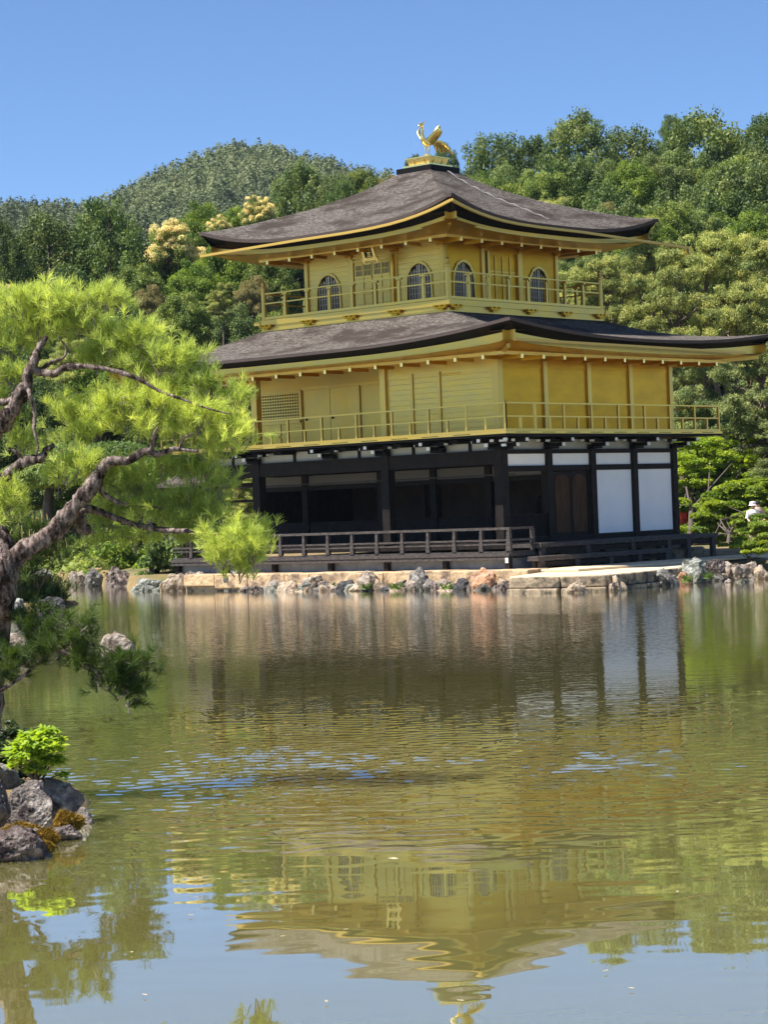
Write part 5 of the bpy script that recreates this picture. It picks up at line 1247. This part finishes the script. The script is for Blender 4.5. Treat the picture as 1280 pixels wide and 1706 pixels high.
branch([(50, 612, 0), (66, 620, 0), (90, 622, -.05), (108, 612, -.1), (135, 610, -.1), (170, 614, -.15), (205, 622, -.2), (232, 632, -.2), (262, 650, -.2), (300, 664, -.25), (345, 680, -.3), (385, 690, -.3)], [18, 15, 13, 12, 11, 9, 9, 8, 6, 5, 4, 2])
branch([(66, 618, .05), (84, 604, .1), (105, 596, .1), (110, 580, .1), (96, 560, .1)], [8, 7, 5, 4, 2])
branch([(46, 640, 0), (50, 660, -.05), (58, 690, -.05), (56, 712, -.1), (62, 740, -.1), (60, 762, -.1)], [10, 9, 8, 7, 5, 3])
branch([(-10, 672, .1), (15, 668, .1), (38, 660, .05)], [14, 13, 11])
branch([(8, 796, .1), (24, 780, .1), (45, 768, .1), (66, 764, .1), (76, 750, .1), (90, 742, .1)], [22, 20, 20, 17, 12, 8], 'broken_limb')
branch([(36, 772, .1), (30, 756, .1), (14, 746, .1)], [10, 8, 4], 'branch_stub')
branch([(-30, 800, .15), (-10, 800, .1), (8, 796, .1)], [20, 20, 21])
branch([(252, 752, -.1), (255, 728, -.15), (262, 712, -.2)], [10, 7, 3]); branch([(300, 748, -.15), (306, 730, -.2), (322, 722, -.2)], [7, 5, 3])
branch([(20, 1020, -.1), (34, 1040, -.2), (60, 1060, -.3), (90, 1075, -.4), (118, 1092, -.5), (136, 1100, -.5), (160, 1120, -.6), (176, 1145, -.6), (196, 1165, -.6)], [16, 15, 14, 12, 10, 7, 6, 4, 3])
branch([(-20, 1160, -.2), (10, 1145, -.25), (40, 1125, -.3), (62, 1105, -.3), (80, 1085, -.35)], [6, 7, 6, 5, 3])
branch([(88, 1075, -.4), (150, 1072, -.5), (200, 1090, -.6), (240, 1105, -.6)], [7, 5, 3, 2])
# pads of needles: (u, v, half width px, half height px, depth offset, lit look put into needle colour 0..1, count)
PADS = [
 (35, 505, 70, 34, .1, .8, 210), (110, 500, 60, 30, .0, .8, 190), (170, 498, 42, 22, -.1, .75, 110), (60, 545, 80, 30, .2, .6, 190), (20, 570, 50, 26, .2, .55, 90), (140, 535, 55, 24, .1, .55, 120), (-50, 540, 60, 50, .2, .6, 140),
 (185, 562, 46, 28, .0, .65, 110), (235, 560, 44, 26, -.1, .8, 110), (205, 590, 60, 26, .0, .7, 130), (275, 600, 48, 22, -.2, .75, 110), (315, 598, 26, 16, -.25, .8, 50), (160, 600, 40, 18, .1, .6, 60), (240, 618, 50, 18, -.1, .6, 70),
 (345, 640, 44, 20, -.3, .55, 80), (390, 655, 26, 14, -.3, .75, 40), (310, 640, 30, 18, -.2, .5, 50), (245, 645, 30, 14, -.1, .55, 35),
 (25, 628, 32, 24, .1, .55, 70), (-30, 640, 40, 40, .2, .5, 80),
 (120, 690, 52, 26, .0, .85, 130), (190, 672, 58, 26, -.1, .95, 170), (260, 672, 60, 26, -.2, 1., 180), (330, 690, 56, 26, -.3, 1., 170), (385, 722, 38, 24, -.35, .95, 110), (300, 712, 60, 20, -.2, .8, 110), (230, 705, 60, 20, -.1, .8, 110), (150, 715, 55, 20, .0, .8, 100), (110, 735, 30, 16, .0, .7, 45), (350, 745, 50, 18, -.2, .6, 80),
 (110, 782, 42, 18, -.1, .85, 80), (150, 770, 44, 18, -.1, .8, 70), (190, 792, 30, 22, .0, .6, 50), (95, 800, 26, 12, .0, .7, 30), (40, 735, 40, 24, .3, .35, 60), (20, 700, 34, 22, .3, .4, 50),
 (12, 822, 30, 24, -.1, .9, 70), (-20, 860, 34, 30, .0, .7, 60), (4, 862, 16, 12, -.1, .6, 20),
 (215, 808, 46, 20, .1, .5, 70), (265, 780, 50, 24, .1, .5, 90), (320, 785, 50, 26, .0, .5, 100), (240, 845, 60, 22, .2, .4, 100), (305, 835, 60, 26, .1, .45, 120), (345, 850, 40, 26, .0, .5, 90), (185, 850, 40, 20, .2, .4, 60), (280, 868, 60, 16, .1, .4, 90), (225, 895, 50, 14, .2, .4, 60), (320, 890, 40, 14, .1, .4, 50), (365, 810, 22, 18, -.1, .6, 40), (160, 890, 30, 14, .3, .4, 36),
 (360, 893, 34, 18, -.2, .85, 80), (400, 890, 44, 22, -.3, .9, 140), (420, 918, 34, 20, -.35, .85, 100), (375, 918, 40, 18, -.3, .85, 100), (398, 942, 38, 14, -.25, .6, 70),
]
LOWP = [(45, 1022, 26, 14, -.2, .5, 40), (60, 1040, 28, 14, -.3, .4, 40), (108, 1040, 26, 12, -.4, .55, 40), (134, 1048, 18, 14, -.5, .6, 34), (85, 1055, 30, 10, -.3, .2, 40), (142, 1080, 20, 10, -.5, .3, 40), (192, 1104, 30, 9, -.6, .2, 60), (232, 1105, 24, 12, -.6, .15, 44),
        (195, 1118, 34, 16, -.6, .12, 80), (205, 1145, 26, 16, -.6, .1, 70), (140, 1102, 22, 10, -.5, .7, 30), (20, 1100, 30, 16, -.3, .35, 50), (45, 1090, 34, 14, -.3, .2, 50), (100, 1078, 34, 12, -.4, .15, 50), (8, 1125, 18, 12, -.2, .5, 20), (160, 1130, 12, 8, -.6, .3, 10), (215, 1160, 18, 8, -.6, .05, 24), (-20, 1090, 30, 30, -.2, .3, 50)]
def needle_tufts(pads, mtl, name, parent, scale=1.0, up=1.0, NN=36, length=.084, wn_=.0030, dens=.92):
    """each pad is a few ragged sprays; every spray is a row of shoots ending in a tuft"""
    VV = []; TT = []; tw = MB()
    pxm = DP/FPX
    for (u, v, a, b_, dd, br, cnt) in pads:
        c = A(u, v, dd); ns = max(3, int(cnt*dens/6.5))
        for j in range(ns):
            q = nrm(RP.normal(size=3))*RP.uniform(.15, 1.12)
            s0 = c+q[0]*a*pxm*1.08*RT+q[1]*a*pxm*.85*np.array([FW[0], FW[1], 0])+(q[2]*.8+.12-.25*abs(q[0]))*b_*pxm*.95*np.array([0, 0, 1])
            out_ = nrm(np.array([q[0]*RT[0]+q[1]*FW[0], q[0]*RT[1]+q[1]*FW[1], .55*up+max(q[2], -.3)*.5]))
            L0 = RP.uniform(.05, .13)*scale; e0 = s0-out_*L0*1.2-np.array([0, 0, .03])
            tone_s = br*.7+RP.uniform(-.2, .2)+q[2]*.15
            tw.tube([e0, (e0+s0)/2+RP.normal(size=3)*.008, s0], [.0045, .0035, .0025], 4, cap=False)
            for i in range(int(RP.uniform(4, 9))):
                ax = nrm(out_*.7+np.array([0, 0, .45*up])+RP.normal(size=3)*.42); bs_ = s0+RP.normal(size=3)*L0*.55; tone = np.clip(tone_s+RP.uniform(-.12, .12), 0, 1)
                if i % 3 == 0: tw.tube([s0, bs_], [.003, .002], 3, cap=False)
                th = RP.uniform(0, 6.283, NN); sp_ = RP.uniform(.1, 1.0, NN)**.8; t1 = nrm(np.cross(ax, [.3, .8, .1])); t2 = np.cross(ax, t1)
                dr = nrm(ax*(1.15-sp_[:, None]*.8)+(np.cos(th)[:, None]*t1+np.sin(th)[:, None]*t2)*sp_[:, None]*.66)
                L_ = length*scale*RP.uniform(.65, 1.15, NN)[:, None]; b0 = bs_+ax*RP.uniform(-.03, .03, NN)[:, None]*scale
                sd_ = nrm(np.cross(dr, RP.normal(size=(NN, 3))))*wn_*scale
                VV.append(np.stack([b0-sd_*.6, b0+sd_*.6, b0+dr*L_+sd_*.3, b0+dr*L_-sd_*.3], 1).reshape(-1, 3)); TT.append(np.repeat(np.clip(tone+RP.uniform(-.12, .12, NN), 0, 1), 4))
    V = np.concatenate(VV)-np.array(ORG[parent.name]); o = np_mesh(name, V, np.arange(len(V)).reshape(-1, 4), mtl, parent, np.concatenate(TT))
    tw.build('twigs', TWIG, parent); return o
PADS = [(u, v, a*.90, b_*.66, dd, br, cnt) for u, v, a, b_, dd, br, cnt in PADS]
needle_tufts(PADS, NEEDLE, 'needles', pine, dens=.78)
needle_tufts(LOWP, NEEDLED, 'shaded_needles', pine, up=.5)  # low branches: their shade is put into the darker needle colour
# low pine shrubs with upright candles, on the islet behind the trunk
DSAVE = DP
def candle_pine(base_, pads, d, label):
    global DP
    DP = d; root = empty('low_pine', tuple(base_), label, 'pine shrub')
    m = MB(); b0 = np.array(base_, float)
    for (u, v, a, b_, dd, br, cnt) in pads: m.tube(limb_path(RP, b0, A(u, v, dd), 5, .1), [.05, .04, .03, .02, .01], 6)
    m.build('trunk', BARK, root, smooth=True)
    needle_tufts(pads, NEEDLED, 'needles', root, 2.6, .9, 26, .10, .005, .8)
    cm = MB()
    for (u, v, a, b_, dd, br, cnt) in pads:
        for k in range(int(cnt/5)):
            c = A(u+RP.uniform(-a, a)*.9, v-b_*.6+RP.uniform(-4, 4), dd+RP.uniform(-.2, .2)); cm.tube([c, c+np.array([RP.normal()*.02, RP.normal()*.02, .15]), c+np.array([RP.normal()*.02, RP.normal()*.02, RP.uniform(.22, .4)])], [.022, .018, .008], 5)
    cm.build('candles', CANDLE, root); DP = DSAVE
CANDLE = mat('pine_candle', (.40, .30, .10), .7)
candle_pine(at(45, 1008, 61.5), [(30, 905, 34, 14, 0, .6, 70), (75, 900, 34, 14, .2, .55, 70), (45, 935, 46, 16, .1, .45, 90), (95, 925, 28, 14, .2, .45, 60), (60, 880, 30, 12, .3, .6, 50), (12, 880, 24, 14, .3, .6, 40), (20, 960, 30, 16, 0, .35, 60)], 61, 'bushy young pine with upright candles behind the near pine trunk')
candle_pine(at(60, 1012, 61.8), [(40, 990, 36, 12, 0, .45, 70), (75, 985, 34, 10, .1, .5, 60), (60, 1000, 44, 12, .1, .3, 80), (95, 1000, 20, 8, .1, .2, 36), (20, 975, 20, 10, 0, .4, 40)], 61.6, 'lower pine shrub leaning over the water with candle shoots')

# ================================================================ near rocks and leafy bush
def near_rock(u, v, d, wpx, hpx, kind, label, seed, depth_f=.9, name='boulder', tilt=0.0):
    c = at(u, v, d); s = d/FPX; V, F = stone_mesh(None, None, (wpx*s*.5*1.12, wpx*s*.5*depth_f*1.12, hpx*s*.5*1.15), seed, 5, .34, 1.0)
    rs = np.random.RandomState(seed+1)
    fine = sum(np.sin(V@rs.normal(size=3)*rs.uniform(20, 60)+rs.uniform(0, 6)) for _ in range(8)); V = V*(1+.006*fine[:, None])
    ca, sa = math.cos(tilt), math.sin(tilt); V = np.stack([V[:, 0]*ca-V[:, 2]*sa, V[:, 1], V[:, 0]*sa+V[:, 2]*ca], 1)
    c_, s_ = math.cos(YAW), math.sin(YAW); V = np.stack([V[:, 0]*c_-V[:, 1]*s_, V[:, 0]*s_+V[:, 1]*c_, V[:, 2]], 1)
    m = MB(); m.v = [tuple(p+c) for p in V]; m.f = F; m.m = [0]*len(F); return m.build(name, ROCKS[kind], org=tuple(c), label=label, cat='rock')
near_rock(52, 1352, 16.3, 88, 104, 'near', 'big dark faced block of rock under the bright leafy bush', 501, .7)
near_rock(98, 1345, 16.9, 84, 96, 'near', 'pinkish sloping slab behind the big dark faced block', 502, .6, tilt=-.2)
near_rock(138, 1372, 16.7, 44, 54, 'near', 'rough end rock of the near heap touching the water at its right', 507, .8)
near_rock(102, 1398, 15.9, 62, 52, 'purple', 'low dark rock carrying a cushion of orange moss at its right', 504)
near_rock(62, 1402, 15.6, 44, 44, 'near', 'pale knobbly rock between the moss cushions', 512)
near_rock(22, 1422, 15.0, 96, 74, 'purple', 'dark flat topped rock lowest of the near heap', 506, .9)
near_rock(66, 1432, 15.1, 46, 50, 'near', 'small mottled rock at the water under the moss', 509)
near_rock(-6, 1345, 16.0, 50, 84, 'purple', 'reddish brown rock at the left border of the near heap', 511)
near_rock(0, 1300, 17.2, 60, 70, 'grey', 'grey rock at the left border below the shaded bush', 513)
def mossy(u, v, d, a, b_, label, seed):
    R = np.random.RandomState(seed); c = at(u, v, d); s = d/FPX
    V, F = stone_mesh(None, None, (a*s, a*s*.8, b_*s), seed, 4, .6, .9); c_, s_ = math.cos(YAW), math.sin(YAW); V = np.stack([V[:, 0]*c_-V[:, 1]*s_, V[:, 0]*s_+V[:, 1]*c_, V[:, 2]], 1)
    root = empty('moss_cushion', tuple(c), label, 'moss'); m = MB(); m.v = [tuple(p+c) for p in V]; m.f = F; m.m = [0]*len(F); m.build('base', MOSS, root, smooth=True)
    idx = R.choice(len(V), 9000); N = nrm(V[idx]); Pn = V[idx]+N*R.uniform(0, .012, (9000, 1)); T = nrm(N+R.normal(size=N.shape)*.8); sd_ = nrm(np.cross(T, R.normal(size=T.shape)))*.0022
    L_ = R.uniform(.012, .03, (9000, 1)); Vq = np.stack([Pn-sd_, Pn+sd_, Pn+T*L_+sd_*.3, Pn+T*L_-sd_*.3], 1).reshape(-1, 3)
    np_mesh('tufts', Vq, np.arange(len(Vq)).reshape(-1, 4), MOSS, root)
mossy(112, 1370, 15.95, 26, 15, 'orange moss cushion hanging over the right edge of the near rocks', 31)
mossy(78, 1394, 15.55, 20, 13, 'orange moss cushion beside the pale knobbly rock', 32)
mossy(70, 1414, 15.15, 13, 9, 'small orange moss tuft lowest on the near rocks', 33)
mossy(32, 1382, 15.6, 28, 8, 'brownish orange moss in the hollow under the big block', 34)
def bush(base_, clumps, d, mtl, label, lsize, nleaf, seed, twigm=BARK):
    R = np.random.RandomState(seed); root = empty('leafy_bush', tuple(base_), label, 'bush'); b0 = np.array(base_, float)
    C = np.array([at(u, v, d+dd) for u, v, r, dd in clumps]); rad_ = np.array([r for u, v, r, dd in clumps])*d/FPX
    m = MB(); PP = []; NN = []; TT = []; AL = []
    for c, r in zip(C, rad_):
        stem = limb_path(R, b0, c, 6, .08); m.tube(stem, [.012, .010, .008, .006, .004, .003], 5)
        for k in range(int(nleaf*(r/rad_.mean())**2)):
            dr = nrm(R.normal(size=3)); dr[2] = abs(dr[2])*.7-.15; tip = c+dr*r*R.uniform(.5, 1.1); st = c+(tip-c)*.2
            m.tube([st, (st+tip)/2+R.normal(size=3)*.01, tip], [.003, .002, .0012], 4, cap=False)
            for j in range(7):
                t = .3+.7*j/6; p = st+(tip-st)*t; side = nrm(np.cross(tip-st, [0, 0, 1])+1e-6)*(1 if j % 2 else -1); al = nrm(nrm(tip-st)*.7+side*(.9 if j < 6 else 0)+R.normal(size=3)*.25)
                PP.append(p+al*lsize*.5); AL.append(al); NN.append(nrm(np.array([0, 0, 1])+R.normal(size=3)*.42)); TT.append(np.clip(.5+R.uniform(-.3, .3)+(p[2]-c[2])/r*.15, 0, 1))
    m.build('stems', twigm, root); n_ = len(PP); PP = np.array(PP); NN = np.array(NN); AL = np.array(AL); T = nrm(AL-NN*np.sum(AL*NN, 1, keepdims=True)); Bq = np.cross(NN, T); s = (lsize*R.uniform(.7, 1.2, n_))[:, None]
    # pointed leaf of six corners, folded a little along the midrib
    V = np.stack([PP-T*s*.5, PP-T*s*.15+Bq*s*.24+NN*s*.05, PP+T*s*.2+Bq*s*.2+NN*s*.04, PP+T*s*.55-NN*s*.06, PP+T*s*.2-Bq*s*.2+NN*s*.04, PP-T*s*.15-Bq*s*.24+NN*s*.05], 1).reshape(-1, 3)-np.array(ORG[root.name])
    np_mesh('leaves', V, np.arange(n_*6).reshape(n_, 6), mtl, root, np.repeat(np.array(TT), 6))
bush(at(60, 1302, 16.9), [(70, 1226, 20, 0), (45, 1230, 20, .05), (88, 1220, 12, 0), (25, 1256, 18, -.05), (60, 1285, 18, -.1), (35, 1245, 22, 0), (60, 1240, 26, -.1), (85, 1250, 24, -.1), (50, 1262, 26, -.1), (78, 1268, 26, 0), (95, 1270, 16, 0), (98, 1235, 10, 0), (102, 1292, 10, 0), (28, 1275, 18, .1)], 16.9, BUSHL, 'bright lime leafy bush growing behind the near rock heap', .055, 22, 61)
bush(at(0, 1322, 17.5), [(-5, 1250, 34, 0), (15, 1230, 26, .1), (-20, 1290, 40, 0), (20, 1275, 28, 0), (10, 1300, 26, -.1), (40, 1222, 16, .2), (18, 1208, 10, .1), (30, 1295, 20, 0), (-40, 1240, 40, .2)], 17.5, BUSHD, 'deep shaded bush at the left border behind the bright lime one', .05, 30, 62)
# islet of soil under the near pine and rocks
m = MB(); ring_ = []
cc = at(-110, 1330, 17.2)
for k in range(40):
    a = 2*math.pi*k/40; r = 1.15*(1+.12*math.sin(3*a+1)+.07*math.sin(7*a)); p = cc[:2]+(np.array([math.cos(YAW), math.sin(YAW)])*math.cos(a)*r*.85+np.array([-math.sin(YAW), math.cos(YAW)])*math.sin(a)*r*1.7); ring_.append(p)
rows = [[(p[0]+(cc[0]-p[0])*f, p[1]+(cc[1]-p[1])*f, z+.03*math.sin(p[0]*9+f*7)) for p in ring_] for f, z in ((-.15, -.5), (0, .02), (.08, .14), (.3, .24), (.7, .3), (.99, .3))]
m.grid(rows, closed=True).build('near_bank', GROUND, kind='structure', org=tuple(cc), smooth=True)
m = MB(); cc = at(30, 985, 62); rows = []
for f, z in ((-.2, -.5), (0, .0), (.1, .12), (.5, .2), (.99, .22)):
    rows.append([(*(np.array(cc[:2])+(np.array([math.cos(YAW), math.sin(YAW)])*math.cos(a)*1.6+np.array([-math.sin(YAW), math.cos(YAW)])*math.sin(a)*1.6)*(1-f)*(1+.1*math.sin(3*a))), z) for a in np.linspace(0, 2*math.pi, 30, endpoint=False)])
m.grid(rows, closed=True).build('small_islet', GROUND, kind='structure', org=tuple(cc), smooth=True)

# ---- leaves and scum flecks floating on the pond
fr = random.Random(17); lf0 = None
for k in range(20):
    u, v = fr.uniform(150, 1260), 1010+680*fr.random()**.8
    if k == 0: u, v = 655, 1431
    q = onz(u, v, WATER+.012); sz_ = .02 if k else .06
    if lf0 is None:
        lf0 = MB().add([(-.5, 0, 0), (-.15, .26, .12), (.3, .2, .06), (.5, 0, .12), (.3, -.2, .08), (-.15, -.26, .1), (0, 0, -.05)], [(0, 6, 1), (1, 6, 2), (2, 6, 3), (3, 6, 4), (4, 6, 5), (5, 6, 0)]).build('floating_leaf', mat('dry_leaf', (.34, .30, .18), .8), org=(0, 0, 0)); o = lf0
    else: o = lf0.copy(); COL.objects.link(o)
    o.location = q; o.rotation_euler = (0, 0, fr.uniform(0, 6.28)); o.scale = (sz_*2, sz_*1.6, sz_)
    tag(o, 'pale curled leaf floating on the calm pond below the reflected top storey' if k == 0 else 'tiny pale leaf floating on the pond', 'leaf', None if k == 0 else 'leaves floating on the pond')

# ================================================================ air
hz = bpy.data.materials.new('haze'); hz.use_nodes = True; hn_ = hz.node_tree; hn_.nodes.remove(hn_.nodes['Principled BSDF'])
pv = hn_.nodes.new('ShaderNodeVolumePrincipled'); pv.inputs['Density'].default_value = 0.00008; pv.inputs['Color'].default_value = (.66, .84, 1, 1); pv.inputs['Anisotropy'].default_value = 0.2
hn_.links.new(pv.outputs[0], hn_.nodes['Material Output'].inputs['Volume'])
cs_ = [cell(-420, -60), cell(560, -60), cell(560, 1540), cell(-420, 1540)]
MB().add([(p[0], p[1], z) for z in (-16, 138) for p in cs_], [(0,3,2,1),(4,5,6,7),(0,1,5,4),(1,2,6,5),(2,3,7,6),(3,0,4,7)]).build('haze', hz, kind='stuff', org=(0, 0, 0), label='thin summer haze over the pond and the hills')
